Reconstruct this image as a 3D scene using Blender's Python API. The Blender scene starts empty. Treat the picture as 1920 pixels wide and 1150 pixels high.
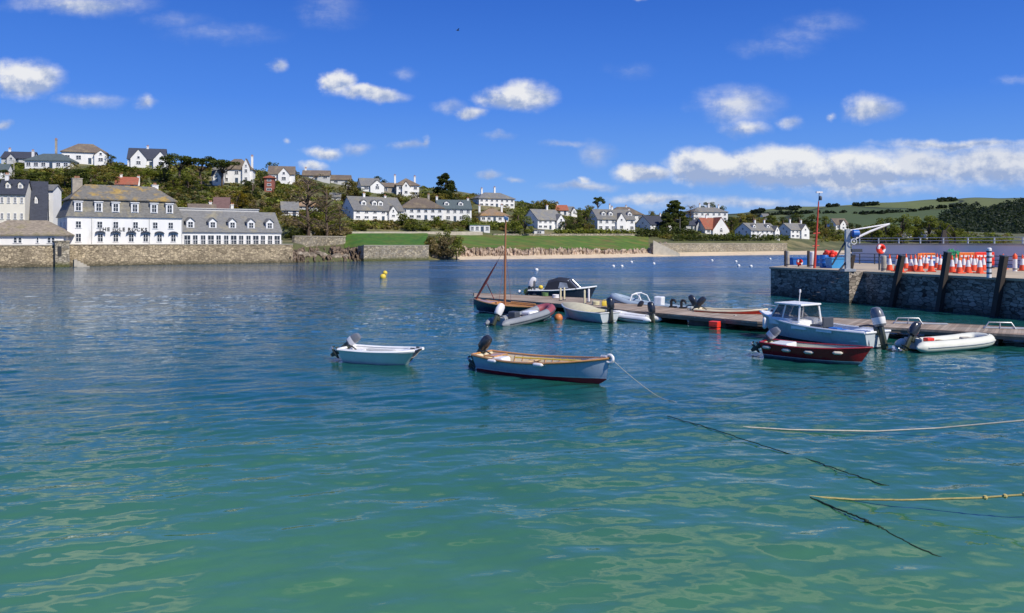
import bpy, bmesh, math, random
import numpy as np
from mathutils import Vector, Matrix, noise as mnoise
random.seed(7)
rng = np.random.default_rng(11)
scene = bpy.context.scene
col = scene.collection
R = math.radians

# ------------------------------------------------------------------ camera
FPX, EYE, HOR = 1507.0, 4.84, 455.0          # focal length in photo pixels, eye height, horizon row
cam_data = bpy.data.cameras.new("camera")
cam_data.sensor_width = 36.0
cam_data.lens = FPX / 1920.0 * 36.0
cam_data.shift_y = -120.0 / 1920.0
cam_data.clip_start = 0.5
cam_data.clip_end = 6000
cam = bpy.data.objects.new("camera", cam_data)
cam.location = (0, 0, EYE)
cam.rotation_euler = (R(90), 0, 0)
col.objects.link(cam)
scene.camera = cam

def at(px, py, Y):
    return Vector(((px - 960) / FPX * Y, Y, EYE - (py - HOR) / FPX * Y))
def on_z(px, py, z=0.0):
    Y = FPX * (EYE - z) / (py - HOR)
    return Vector(((px - 960) / FPX * Y, Y, z))
def zpy(Y, py):
    return EYE - (py - HOR) / FPX * Y

# ------------------------------------------------------------------ node helpers
class NT:
    def __init__(s, tree): s.t = tree; s.n = tree.nodes; s.l = tree.links
    def new(s, kind, **kw):
        n = s.n.new(kind)
        for k, v in kw.items(): setattr(n, k, v)
        return n
    def put(s, sock, v):
        if v is None: return
        if hasattr(v, 'is_output'): s.l.new(v, sock)
        else: sock.default_value = v
    def math(s, op, a, b=None, c=None, clamp=False):
        n = s.new('ShaderNodeMath', operation=op); n.use_clamp = clamp
        for i, v in enumerate((a, b, c)): s.put(n.inputs[i], v)
        return n.outputs[0]
    def vmath(s, op, a, b=None, c=None):
        n = s.new('ShaderNodeVectorMath', operation=op)
        for i, v in enumerate((a, b, c)):
            if v is not None: s.put(n.inputs[i], v)
        return n.outputs[1] if op in ('LENGTH', 'DOT_PRODUCT', 'DISTANCE') else n.outputs[0]
    def mrange(s, v, a, b, c=0.0, d=1.0, mode='LINEAR'):
        n = s.new('ShaderNodeMapRange', interpolation_type=mode)
        for i, x in enumerate((v, a, b, c, d)): s.put(n.inputs[i], x)
        return n.outputs[0]
    def noise(s, vec, scale, detail=3, rough=.55, dist=0.0):
        n = s.new('ShaderNodeTexNoise')
        s.put(n.inputs['Vector'], vec); s.put(n.inputs['Scale'], scale)
        n.inputs['Detail'].default_value = detail; n.inputs['Roughness'].default_value = rough
        n.inputs['Distortion'].default_value = dist
        return n
    def mix(s, f, a, b, blend='MIX'):
        n = s.new('ShaderNodeMix', data_type='RGBA', blend_type=blend)
        s.put(n.inputs[0], f)
        for i, v in ((6, a), (7, b)):
            if not hasattr(v, 'is_output') and len(v) == 3: v = (*v, 1)
            s.put(n.inputs[i], v)
        return n.outputs[2]
    def comb(s, x, y, z):
        n = s.new('ShaderNodeCombineXYZ')
        for i, v in enumerate((x, y, z)): s.put(n.inputs[i], v)
        return n.outputs[0]
    def sep(s, v):
        n = s.new('ShaderNodeSeparateXYZ'); s.put(n.inputs[0], v); return n.outputs

# ------------------------------------------------------------------ sky, sun, exposure
SUN_DIR = Vector((math.cos(R(-43)) * math.cos(R(44)), math.sin(R(-43)) * math.cos(R(44)), math.sin(R(44))))
world = bpy.data.worlds.new("World"); scene.world = world; world.use_nodes = True
w = NT(world.node_tree); w.n.clear()
sky = w.new('ShaderNodeTexSky', sky_type='NISHITA')
sky.sun_disc = False; sky.sun_elevation = R(44); sky.sun_rotation = math.atan2(SUN_DIR.x, SUN_DIR.y)
sky.air_density = 1.0; sky.dust_density = 0.5; sky.ozone_density = 2.5
hs = w.new('ShaderNodeHueSaturation'); hs.inputs['Saturation'].default_value = 1.22; hs.inputs['Value'].default_value = 1.0
hs.inputs['Hue'].default_value = 0.512
w.l.new(sky.outputs[0], hs.inputs['Color'])
tc = w.new('ShaderNodeTexCoord')
dx, dy, dz = w.sep(tc.outputs['Generated'])
ramp = w.new('ShaderNodeValToRGB'); cr = ramp.color_ramp
for i, (p_, c_) in enumerate(((0.0, (1.9, 4.4, 9.4)), (.06, (1.25, 3.6, 9.2)), (.17, (.46, 2.2, 8.4)), (.30, (.20, 1.32, 6.4)), (1.0, (.12, .75, 3.6)))):
    el = cr.elements[i] if i < 2 else cr.elements.new(p_)
    el.position = p_; el.color = (*[x / 10 for x in c_], 1)
w.put(ramp.inputs[0], dz)
deep = w.vmath('SCALE', ramp.outputs[0]); deep.node.inputs['Scale'].default_value = 9.5
skyc = w.mix(.80, hs.outputs[0], deep)
bg1 = w.new('ShaderNodeBackground'); w.put(bg1.inputs[0], skyc); bg1.inputs[1].default_value = 0.105
yy = w.math('MAXIMUM', dy, 0.08)
uv = w.comb(w.math('DIVIDE', dx, yy), w.math('DIVIDE', dz, yy), 0.0)
# x, y, half width, half height (degrees-like units of the photo), strength, tone (1 white .. 0 grey)
CLOUDS = [(52,148,72,40,1.0,1),(170,187,80,20,.55,.5),(270,193,27,17,.62,.8),(3,232,20,15,.6,.7),(632,156,38,25,.95,1),(690,176,82,17,.9,.9),
 (528,117,30,17,.52,.8),(888,210,32,16,.75,.8),(968,180,82,32,1.0,1),(850,200,46,20,.42,.4),(605,288,44,15,.8,.9),(670,278,46,18,.52,.5),
 (580,313,36,13,.8,.9),(770,270,40,12,.5,.5),(792,265,14,16,.55,.8),(540,263,14,11,.5,.7),(930,258,42,12,.5,.4),(918,328,34,12,.62,.2),
 (965,338,28,9,.55,.2),(1115,288,56,34,.5,.15),(1060,268,70,10,.45,.2),(1090,351,85,12,.66,.35),(1210,327,66,22,.9,.85),(1090,341,20,9,.6,.9),
 (1330,314,92,40,1.15,1),(1460,312,130,46,1.25,1),(1590,318,140,44,1.15,.95),(1720,312,170,44,.85,.6),(1870,312,180,48,.85,.6),
 (1800,272,220,13,.62,.8),(1230,374,130,12,.62,.7),(1370,384,240,16,.55,.6),(1650,355,240,24,.5,.5),(1380,198,100,44,.62,.6),(1395,237,62,18,.66,.8),
 (1485,228,36,16,.5,.8),(1635,203,56,32,.74,.7),(1565,218,15,11,.5,.7),(1450,92,120,30,.30,.7),(1550,44,110,38,.29,.7),(1500,68,120,34,.27,.7),
 (150,8,170,28,.60,.6),(420,62,170,30,.29,.5),(330,40,120,26,.29,.5),(620,22,90,50,.31,.6),(1210,-6,30,10,.5,1),(1900,150,80,14,.3,.6),
 (760,135,40,16,.33,.5),(1180,130,70,30,.30,.3),
 (165,-105,190,90,1.4,1),(1190,-150,210,60,1.1,1),(1330,-250,300,80,1.3,1),(1720,-330,300,90,1.4,1),(-180,-150,170,60,.9,.9),(2050,-250,240,80,.8,.9),(700,-560,320,110,.9,.9),(2300,150,220,60,.9,.9),(-400,230,200,50,.9,.9)]
nz = w.noise(uv, 16.0, 6, .6)
nz2 = w.noise(w.vmath('MULTIPLY', uv, (.8, 1.9, 1.0)), 34.0, 7, .68)
nz3 = w.noise(w.vmath('ADD', uv, (-0.006, -0.008, 0)), 16.0, 6, .6)
warp = w.vmath('MULTIPLY_ADD', w.vmath('SUBTRACT', nz.outputs['Color'], (.5, .5, .5)), (0.060, 0.030, 0.0), uv)
acc = None                                     # one chain of (density, tone, height) so that few values stay alive at once
for (cx, cy, rx, ry, st, tn) in CLOUDS:
    sx, sy = FPX / rx, FPX / ry
    if acc is not None: warp = w.vmath('MULTIPLY_ADD', acc, (1e-7, 1e-7, 0), warp)     # keeps the evaluation in order
    p = w.vmath('MULTIPLY_ADD', warp, (sx, sy, 0), (-(cx - 960) / FPX * sx, -(HOR - cy) / FPX * sy, 0))
    f = w.mrange(w.vmath('LENGTH', p), 1.22, 0.20, 0.0, st * 1.12)
    q = w.vmath('SCALE', w.comb(1.0, tn, w.math('MULTIPLY_ADD', w.sep(p)[1], .5, .5))); w.put(q.node.inputs['Scale'], f)
    acc = q if acc is None else w.vmath('MAXIMUM', acc, q)
dens, tone, shd = w.sep(acc)
shade = w.math('SUBTRACT', w.math('MULTIPLY', shd, 2.0), dens)
nn = w.math('MULTIPLY_ADD', nz2.outputs[0], .8, w.math('MULTIPLY', nz.outputs[0], .6))
alpha = w.mrange(w.math('MULTIPLY', dens, w.math('MULTIPLY_ADD', nn, 1.35, .12)), .12, w.math('MULTIPLY_ADD', tone, -.24, 1.02), 0, 1, 'SMOOTHSTEP')
alpha = w.math('MULTIPLY', alpha, w.mrange(dy, .1, .25))
relief = w.math('SUBTRACT', nz3.outputs[0], nz.outputs[0])
lit = w.math('ADD', w.math('MULTIPLY_ADD', relief, -5.0, .52), w.math('MULTIPLY', shade, 1.5))
lit = w.math('ADD', lit, w.math('MULTIPLY_ADD', nz2.outputs[0], 1.0, -.5))
lit = w.math('MULTIPLY', w.math('ADD', lit, 0, clamp=True), w.math('MULTIPLY_ADD', w.math('DIVIDE', tone, w.math('ADD', dens, .001)), .8, .25), clamp=True)
cc = w.mix(lit, (.40, .50, .74), (1.0, 1.0, 1.0))
bg2 = w.new('ShaderNodeBackground'); w.put(bg2.inputs[0], cc); bg2.inputs[1].default_value = 0.88
ms = w.new('ShaderNodeMixShader'); w.put(ms.inputs[0], w.math('MULTIPLY', alpha, .93)); w.l.new(bg1.outputs[0], ms.inputs[1]); w.l.new(bg2.outputs[0], ms.inputs[2])
wo = w.new('ShaderNodeOutputWorld'); w.l.new(ms.outputs[0], wo.inputs[0])

sd = bpy.data.lights.new("sun", 'SUN'); sd.energy = 4.6; sd.angle = R(0.5); sd.color = (1.0, 0.94, 0.84)
sun = bpy.data.objects.new("sun", sd); col.objects.link(sun)
sun.rotation_euler = SUN_DIR.to_track_quat('Z', 'Y').to_euler(); sun.location = (100, -60, 120)
scene.view_settings.view_transform = 'Standard'; scene.view_settings.look = 'None'
scene.view_settings.gamma = 1.0; scene.view_settings.exposure = 0.0; scene.view_settings.use_curve_mapping = False
scene.render.engine = 'CYCLES'
cy = scene.cycles
cy.max_bounces = 8; cy.diffuse_bounces = 2; cy.glossy_bounces = 3; cy.transmission_bounces = 4; cy.transparent_max_bounces = 12
cy.caustics_reflective = False; cy.caustics_refractive = False; cy.sample_clamp_indirect = 4.0
cy.use_denoising = True

# ------------------------------------------------------------------ mesh building
def tag(o, label=None, cat=None, group=None, kind=None):
    if label: o['label'] = label
    if cat: o['category'] = cat
    if group: o['group'] = group
    if kind: o['kind'] = kind
    return o
def empty(name, loc=(0, 0, 0), rz=0.0, label=None, cat=None, group=None, rot=None):
    o = bpy.data.objects.new(name, None); col.objects.link(o)
    o.empty_display_size = .2
    o.location = loc; o.rotation_euler = rot if rot else (0, 0, rz)
    return tag(o, label, cat, group)
def link_mesh(name, me, parent=None, loc=None, rot=None):
    o = bpy.data.objects.new(name, me); col.objects.link(o)
    if parent is not None: o.parent = parent
    if loc is not None: o.location = loc
    if rot is not None: o.rotation_euler = rot
    return o
KIDS = {}
def copy_tree(o, parent=None):
    c = o.copy(); col.objects.link(c)
    if parent is not None: c.parent = parent
    for ch in [x for x in o.children]: copy_tree(ch, c)
    return c
class MB:
    def __init__(s): s.v = []; s.f = []; s.m = []
    def add(s, verts, faces, mi=0):
        b = len(s.v); s.v += [tuple(p) for p in verts]
        s.f += [tuple(i + b for i in f) for f in faces]; s.m += [mi] * len(faces); return s
    def box(s, c, size, mi=0, rz=0.0, rot=None, taper=1.0):
        x, y, z = (k / 2 for k in size)
        pts = [Vector((sx * x * (taper if sz > 0 else 1), sy * y * (taper if sz > 0 else 1), sz * z)) for sz in (-1, 1) for sy in (-1, 1) for sx in (-1, 1)]
        m = rot if rot is not None else Matrix.Rotation(rz, 3, 'Z')
        pts = [m @ p + Vector(c) for p in pts]
        return s.add(pts, [(0, 2, 3, 1), (4, 5, 7, 6), (0, 1, 5, 4), (2, 6, 7, 3), (0, 4, 6, 2), (1, 3, 7, 5)], mi)
    def rbox(s, c, size, b=.05, mi=0, rz=0.0, rot=None):            # box with chamfered edges
        x, y, z = (k / 2 for k in size); b = min(b, x * .9, y * .9, z * .9)
        bm = bmesh.new(); bmesh.ops.create_cube(bm, size=1)
        for v in bm.verts: v.co = Vector((v.co.x * 2 * x, v.co.y * 2 * y, v.co.z * 2 * z))
        bmesh.ops.bevel(bm, geom=list(bm.edges), offset=b, segments=2, affect='EDGES', profile=.5)
        m = rot if rot is not None else Matrix.Rotation(rz, 3, 'Z')
        bm.verts.index_update()
        s.add([m @ v.co + Vector(c) for v in bm.verts], [[v.index for v in f.verts] for f in bm.faces], mi); bm.free(); return s
    def prism(s, poly, z0, z1, mi=0, top_mi=None):
        n = len(poly)
        s.add([(p[0], p[1], z0) for p in poly] + [(p[0], p[1], z1) for p in poly],
              [tuple(range(n))[::-1]] + [(i, (i + 1) % n, (i + 1) % n + n, i + n) for i in range(n)], mi)
        b = len(s.v) - n
        s.f.append(tuple(range(b, b + n))); s.m.append(mi if top_mi is None else top_mi); return s
    def tube(s, pts, r, n=8, mi=0, cap=True):
        pts = [Vector(p) for p in pts]; rs = r if isinstance(r, (list, tuple)) else [r] * len(pts)
        b = len(s.v); up = Vector((0, 0, 1)); prev = None
        for i, p in enumerate(pts):
            t = (pts[min(i + 1, len(pts) - 1)] - pts[max(i - 1, 0)])
            t = t.normalized() if t.length > 1e-9 else Vector((0, 0, 1))
            if prev is None: a = t.cross(up if abs(t.z) < .95 else Vector((1, 0, 0))).normalized()
            else:
                a = prev - t * prev.dot(t); a = a.normalized() if a.length > 1e-6 else t.cross(up).normalized()
            prev = a; c = t.cross(a)
            for k in range(n):
                an = 2 * math.pi * k / n
                s.v.append(tuple(p + (a * math.cos(an) + c * math.sin(an)) * rs[i]))
        for i in range(len(pts) - 1):
            for k in range(n):
                s.f.append((b + i * n + k, b + i * n + (k + 1) % n, b + (i + 1) * n + (k + 1) % n, b + (i + 1) * n + k)); s.m.append(mi)
        if cap:
            s.f.append(tuple(b + k for k in range(n))[::-1]); s.m.append(mi)
            e = b + (len(pts) - 1) * n; s.f.append(tuple(e + k for k in range(n))); s.m.append(mi)
        return s
    def lathe(s, prof, c=(0, 0, 0), n=14, mi=0, rot=None, mis=None):      # prof: (r, z) pairs
        b = len(s.v); c = Vector(c)
        for (r, z) in prof:
            for k in range(n):
                an = 2 * math.pi * k / n; p = Vector((r * math.cos(an), r * math.sin(an), z))
                s.v.append(tuple((rot @ p if rot is not None else p) + c))
        for i in range(len(prof) - 1):
            for k in range(n):
                s.f.append((b + i * n + k, b + i * n + (k + 1) % n, b + (i + 1) * n + (k + 1) % n, b + (i + 1) * n + k)); s.m.append(mis[i] if mis else mi)
        s.f.append(tuple(b + k for k in range(n))[::-1]); s.m.append(mis[0] if mis else mi)
        e = b + (len(prof) - 1) * n; s.f.append(tuple(e + k for k in range(n))); s.m.append(mis[-1] if mis else mi); return s
    def ball(s, c, r, n=12, mi=0, sq=(1, 1, 1), rot=None):
        b = len(s.v); m = max(4, n // 2); c = Vector(c)
        def T(p):
            p = Vector((p[0] * sq[0], p[1] * sq[1], p[2] * sq[2])); return tuple((rot @ p if rot is not None else p) + c)
        for i in range(1, m):
            th = math.pi * i / m
            for k in range(n):
                ph = 2 * math.pi * k / n; s.v.append(T((r * math.sin(th) * math.cos(ph), r * math.sin(th) * math.sin(ph), r * math.cos(th))))
        top = len(s.v); s.v.append(T((0, 0, r))); s.v.append(T((0, 0, -r)))
        for i in range(m - 2):
            for k in range(n): s.f.append((b + i * n + k, b + (i + 1) * n + k, b + (i + 1) * n + (k + 1) % n, b + i * n + (k + 1) % n)); s.m.append(mi)
        e = b + (m - 2) * n
        for k in range(n):
            s.f.append((top, b + k, b + (k + 1) % n)); s.m.append(mi); s.f.append((top + 1, e + (k + 1) % n, e + k)); s.m.append(mi)
        return s
    def torus(s, c, R_, r, n=20, k=8, mi=0, rot=None, mis=None):
        b = len(s.v); c = Vector(c)
        for i in range(n):
            a = 2 * math.pi * i / n
            for j in range(k):
                q = 2 * math.pi * j / k; p = Vector(((R_ + r * math.cos(q)) * math.cos(a), (R_ + r * math.cos(q)) * math.sin(a), r * math.sin(q)))
                s.v.append(tuple((rot @ p if rot is not None else p) + c))
        for i in range(n):
            for j in range(k):
                s.f.append((b + i * k + j, b + ((i + 1) % n) * k + j, b + ((i + 1) % n) * k + (j + 1) % k, b + i * k + (j + 1) % k))
                s.m.append(mis[i * len(mis) // n] if mis else mi)
        return s
    def mesh(s, name, mats, smooth=False):
        me = bpy.data.meshes.new(name); me.from_pydata(s.v, [], s.f)
        for m in (mats if isinstance(mats, (list, tuple)) else [mats]): me.materials.append(m)
        if any(s.m): me.polygons.foreach_set('material_index', s.m)
        me.update()
        if smooth:
            me.polygons.foreach_set('use_smooth', [True] * len(me.polygons))
            if smooth != 'all': me.set_sharp_from_angle(angle=R(40))
        return me
    def build(s, name, mats, parent=None, smooth=False, loc=None, rot=None):
        return link_mesh(name, s.mesh(name, mats, smooth), parent, loc, rot)
def grid_mesh(name, P, mats, smooth=True, mi=None):       # P: (rows, cols, 3) array
    r, c, _ = P.shape
    idx = np.arange(r * c).reshape(r, c)
    q = np.stack([idx[:-1, :-1], idx[:-1, 1:], idx[1:, 1:], idx[1:, :-1]], -1).reshape(-1, 4)
    return quads_mesh(name, P.reshape(-1, 3), q, mats, smooth, mi)
def quads_mesh(name, V, F, mats, smooth=False, mi=None):
    me = bpy.data.meshes.new(name); nf, k = F.shape
    me.vertices.add(len(V)); me.vertices.foreach_set('co', np.ascontiguousarray(V, dtype=np.float32).ravel())
    me.loops.add(nf * k); me.loops.foreach_set('vertex_index', np.ascontiguousarray(F, dtype=np.int32).ravel())
    me.polygons.add(nf); me.polygons.foreach_set('loop_start', np.arange(0, nf * k, k, dtype=np.int32))
    me.polygons.foreach_set('loop_total', np.full(nf, k, dtype=np.int32))
    for m in (mats if isinstance(mats, (list, tuple)) else [mats]): me.materials.append(m)
    if mi is not None: me.polygons.foreach_set('material_index', np.ascontiguousarray(mi, dtype=np.int32))
    me.polygons.foreach_set('use_smooth', np.full(nf, smooth))
    me.update(calc_edges=True); me.validate(); return me

# ------------------------------------------------------------------ materials
def newmat(name):
    m = bpy.data.materials.new(name); m.use_nodes = True; t = NT(m.node_tree); t.n.clear()
    out = t.new('ShaderNodeOutputMaterial'); b = t.new('ShaderNodeBsdfPrincipled'); t.l.new(b.outputs[0], out.inputs[0])
    return m, t, b, out
def mat(name, c, rough=.6, var=.18, scale=2.0, c2=None, c2_at=(.5, .62), c2_scale=None, bump=0.0, bscale=None, metal=0.0, spec=.5, rnd=0.0, stretch=None, coat=0):
    m, t, b, out = newmat(name)
    tc = t.new('ShaderNodeTexCoord'); v = tc.outputs['Object']
    if stretch: v = t.vmath('MULTIPLY', v, stretch)
    n = t.noise(v, scale, 4, .6)
    k = t.mrange(n.outputs[0], .25, .75, 1 - var, 1 + var)
    cc = (*c, 1)
    if c2 is not None:
        n2 = t.noise(v, c2_scale or scale * .6, 5, .65)
        cc = t.mix(t.mrange(n2.outputs[0], c2_at[0], c2_at[1]), c, c2)
    else: cc = t.mix(0.0, c, c)
    cc = t.mix(1.0, cc, t.comb(k, k, k), 'MULTIPLY')
    if rnd:
        oi = t.new('ShaderNodeObjectInfo'); r = t.mrange(oi.outputs['Random'], 0, 1, 1 - rnd, 1 + rnd)
        cc = t.mix(1.0, cc, t.comb(r, r, r), 'MULTIPLY')
    t.put(b.inputs['Base Color'], cc); t.put(b.inputs['Roughness'], t.mrange(n.outputs[0], .2, .8, max(.03, rough - .08), min(1, rough + .08)))
    b.inputs['Metallic'].default_value = metal; b.inputs['Specular IOR Level'].default_value = spec
    if coat: b.inputs['Coat Weight'].default_value = coat; b.inputs['Coat Roughness'].default_value = .08
    if bump:
        nb = t.noise(v, bscale or scale * 4, 4, .6); bp = t.new('ShaderNodeBump'); bp.inputs['Strength'].default_value = bump; bp.inputs['Distance'].default_value = .05
        t.put(bp.inputs['Height'], nb.outputs[0]); t.l.new(bp.outputs[0], b.inputs['Normal'])
    return m
def stone_mat(name, c, mortar, scale=1.6, contrast=.45, stretch=(1, 1, 1.5), tint=None, low=None, edge=.06):
    m, t, b, out = newmat(name)
    tc = t.new('ShaderNodeTexCoord'); v0 = tc.outputs['Object']
    v = t.vmath('MULTIPLY', v0, stretch)
    wv = t.vmath('MULTIPLY_ADD', t.noise(v, scale * .9, 3).outputs['Color'], (.35, .35, .35), v)
    vo = t.new('ShaderNodeTexVoronoi'); t.put(vo.inputs['Vector'], wv); vo.inputs['Scale'].default_value = scale
    ve = t.new('ShaderNodeTexVoronoi', feature='DISTANCE_TO_EDGE'); t.put(ve.inputs['Vector'], wv); ve.inputs['Scale'].default_value = scale
    r, g, bl = t.sep(vo.outputs['Color'])
    k = t.mrange(r, 0, 1, 1 - contrast, 1 + contrast)
    cc = t.mix(1.0, c, t.comb(k, k, k), 'MULTIPLY')
    if tint is not None: cc = t.mix(t.math('MULTIPLY', g, .7), cc, tint)
    big = t.noise(v0, .25, 4, .6)
    kb = t.mrange(big.outputs[0], .3, .7, .75, 1.2); cc = t.mix(1.0, cc, t.comb(kb, kb, kb), 'MULTIPLY')
    e = t.mrange(ve.outputs['Distance'], 0.0, edge)
    cc = t.mix(e, mortar, cc)
    if low is not None:                            # (colour, z0, z1): tide-mark growth near the waterline
        geo = t.new('ShaderNodeNewGeometry'); z = t.sep(geo.outputs['Position'])[2]
        z = t.math('ADD', z, t.math('MULTIPLY', t.noise(v0, 1.2, 4).outputs[0], .8))
        cc = t.mix(t.mrange(z, low[1], low[2], .9, 0), cc, low[0])
    t.put(b.inputs['Base Color'], cc); b.inputs['Roughness'].default_value = .85; b.inputs['Specular IOR Level'].default_value = .25
    bp = t.new('ShaderNodeBump'); bp.inputs['Strength'].default_value = .8; bp.inputs['Distance'].default_value = .12
    t.put(bp.inputs['Height'], t.math('MULTIPLY_ADD', r, .4, e)); t.l.new(bp.outputs[0], b.inputs['Normal'])
    return m
def roof_mat(name, c, lichen=None, amt=(.52, .66), rows=.28, rnd=0.1, var=.3):
    m, t, b, out = newmat(name)
    tc = t.new('ShaderNodeTexCoord'); v = tc.outputs['Object']
    x, y, z = t.sep(v)
    wv = t.new('ShaderNodeTexWave', wave_type='BANDS', bands_direction='Z'); t.put(wv.inputs['Vector'], v); wv.inputs['Scale'].default_value = .35 / rows
    wv.inputs['Distortion'].default_value = .6; wv.inputs['Detail'].default_value = 2
    n = t.noise(t.vmath('MULTIPLY', v, (1, 1, 2.2)), 1.6, 5, .7); k = t.mrange(n.outputs[0], .25, .75, 1 - var, 1 + var)
    k = t.math('MULTIPLY', k, t.mrange(wv.outputs['Fac'], 0, 1, .82, 1.08))
    cc = t.mix(0.0, c, c)
    if lichen is not None:
        n2 = t.noise(v, .35, 5, .7); cc = t.mix(t.mrange(n2.outputs[0], amt[0], amt[1], 0, .8), c, lichen)
    cc = t.mix(1.0, cc, t.comb(k, k, k), 'MULTIPLY')
    oi = t.new('ShaderNodeObjectInfo'); r = t.mrange(oi.outputs['Random'], 0, 1, 1 - rnd, 1 + rnd); cc = t.mix(1.0, cc, t.comb(r, r, r), 'MULTIPLY')
    t.put(b.inputs['Base Color'], cc); b.inputs['Roughness'].default_value = .8; b.inputs['Specular IOR Level'].default_value = .3
    bp = t.new('ShaderNodeBump'); bp.inputs['Strength'].default_value = .5; bp.inputs['Distance'].default_value = .08
    t.put(bp.inputs['Height'], wv.outputs['Fac']); t.l.new(bp.outputs[0], b.inputs['Normal'])
    return m
def leaf_mat(name, dark, lightc, rnd=.2):
    m, t, b, out = newmat(name)
    tc = t.new('ShaderNodeTexCoord'); geo = t.new('ShaderNodeNewGeometry')
    n = t.noise(geo.outputs['Position'], .45, 3, .6); n2 = t.noise(geo.outputs['Position'], 3.1, 2, .6)
    f = t.math('MULTIPLY_ADD', t.math('SUBTRACT', n2.outputs[0], .5), .9, n.outputs[0])
    cc = t.mix(t.mrange(f, .32, .70), dark, lightc)
    oi = t.new('ShaderNodeObjectInfo'); r = t.mrange(oi.outputs['Random'], 0, 1, 1 - rnd, 1 + rnd); cc = t.mix(1.0, cc, t.comb(r, r, r), 'MULTIPLY')
    t.put(b.inputs['Base Color'], cc); b.inputs['Roughness'].default_value = .6; b.inputs['Specular IOR Level'].default_value = .25
    tr = t.new('ShaderNodeBsdfTranslucent'); t.put(tr.inputs[0], t.mix(1.0, cc, (1.3, 1.4, .7), 'MULTIPLY'))
    mx = t.new('ShaderNodeMixShader'); mx.inputs[0].default_value = .36
    t.l.new(b.outputs[0], mx.inputs[1]); t.l.new(tr.outputs[0], mx.inputs[2]); t.l.new(mx.outputs[0], out.inputs[0])
    return m
def glass_mat(name, c=(.02, .025, .03), alpha=1.0):
    m, t, b, out = newmat(name)
    tc = t.new('ShaderNodeTexCoord'); n = t.noise(tc.outputs['Object'], 1.2, 3); k = t.mrange(n.outputs[0], .3, .7, .6, 1.5)
    t.put(b.inputs['Base Color'], t.mix(1.0, c, t.comb(k, k, k), 'MULTIPLY')); b.inputs['Roughness'].default_value = .06
    b.inputs['Alpha'].default_value = alpha
    return m
# ------------------------------------------------------------------ water and seabed
wm = bpy.data.materials.new("sea_water"); wm.use_nodes = True; t = NT(wm.node_tree); t.n.clear()
geo = t.new('ShaderNodeNewGeometry'); pos = geo.outputs['Position']
px_, py_, pz_ = t.sep(pos)
wind = t.noise(t.vmath('MULTIPLY', pos, (.010, .055, 0)), 1.0, 3, .55)            # wind lanes
lane = t.mrange(wind.outputs[0], .42, .62, .25, 1.0)
shel = t.mrange(t.math('ADD', px_, t.math('MULTIPLY', py_, .06)), -22, -4, .22, 1)          # calmer water in the lee of the sea wall
n1 = t.noise(t.vmath('MULTIPLY', pos, (.55, 1.0, 0)), 1.5, 3, .6, .3)
n2 = t.noise(t.vmath('MULTIPLY', pos, (.7, 1.1, 0)), 5.0, 3, .6, .2)
n3 = t.noise(t.vmath('MULTIPLY', pos, (.6, 1.0, 0)), .42, 2, .5)
far1 = t.mrange(py_, 24, 70, 0, 1); far2 = t.mrange(py_, 13, 34, .06, 1)
h = t.math('MULTIPLY', n1.outputs[0], t.math('MULTIPLY', t.math('MULTIPLY_ADD', shel, .6, .4), t.math('MULTIPLY', far1, .30)))
h = t.math('MULTIPLY_ADD', n2.outputs[0], t.math('MULTIPLY', far2, .030), h)
h = t.math('MULTIPLY_ADD', n3.outputs[0], t.math('MULTIPLY', t.math('MULTIPLY_ADD', shel, .75, .25), t.mrange(py_, 40, 110, 0, 1)), h)
bp = t.new('ShaderNodeBump'); bp.inputs['Distance'].default_value = 1.0
t.put(bp.inputs['Strength'], t.math('MULTIPLY_ADD', lane, .6, .3)); t.put(bp.inputs['Height'], h)
nrm = bp.outputs[0]
fr = t.new('ShaderNodeFresnel'); fr.inputs['IOR'].default_value = 1.333; t.l.new(nrm, fr.inputs['Normal'])
gl = t.new('ShaderNodeBsdfGlossy'); t.put(gl.inputs['Roughness'], t.math('MULTIPLY', t.mrange(py_, 45, 170, .016, .30), t.math('MULTIPLY', shel, t.math('MULTIPLY_ADD', lane, .7, .3)))); t.l.new(nrm, gl.inputs['Normal'])
gl.inputs['Color'].default_value = (.96, .98, 1, 1)
depthn = t.noise(t.vmath('MULTIPLY', pos, (.05, .06, 0)), 1.0, 3)
body0 = t.mix(t.mrange(t.math('MULTIPLY_ADD', depthn.outputs[0], 16, py_), 16, 33), (.088, .265, .125), (.009, .090, .072))
body = t.mix(t.mrange(py_, 45, 110, 0, 1), body0, (.012, .080, .145))
df = t.new('ShaderNodeBsdfDiffuse'); t.put(df.inputs[0], body)
tr = t.new('ShaderNodeBsdfTransparent'); tr.inputs[0].default_value = (.62, .86, .48, 1)
mb = t.new('ShaderNodeMixShader'); t.put(mb.inputs[0], t.mrange(py_, 8, 30, .27, .03)); t.l.new(df.outputs[0], mb.inputs[1]); t.l.new(tr.outputs[0], mb.inputs[2])
mx = t.new('ShaderNodeMixShader'); t.l.new(fr.outputs[0], mx.inputs[0]); t.l.new(mb.outputs[0], mx.inputs[1]); t.l.new(gl.outputs[0], mx.inputs[2])
wo_ = t.new('ShaderNodeOutputMaterial'); t.l.new(mx.outputs[0], wo_.inputs[0])

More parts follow.
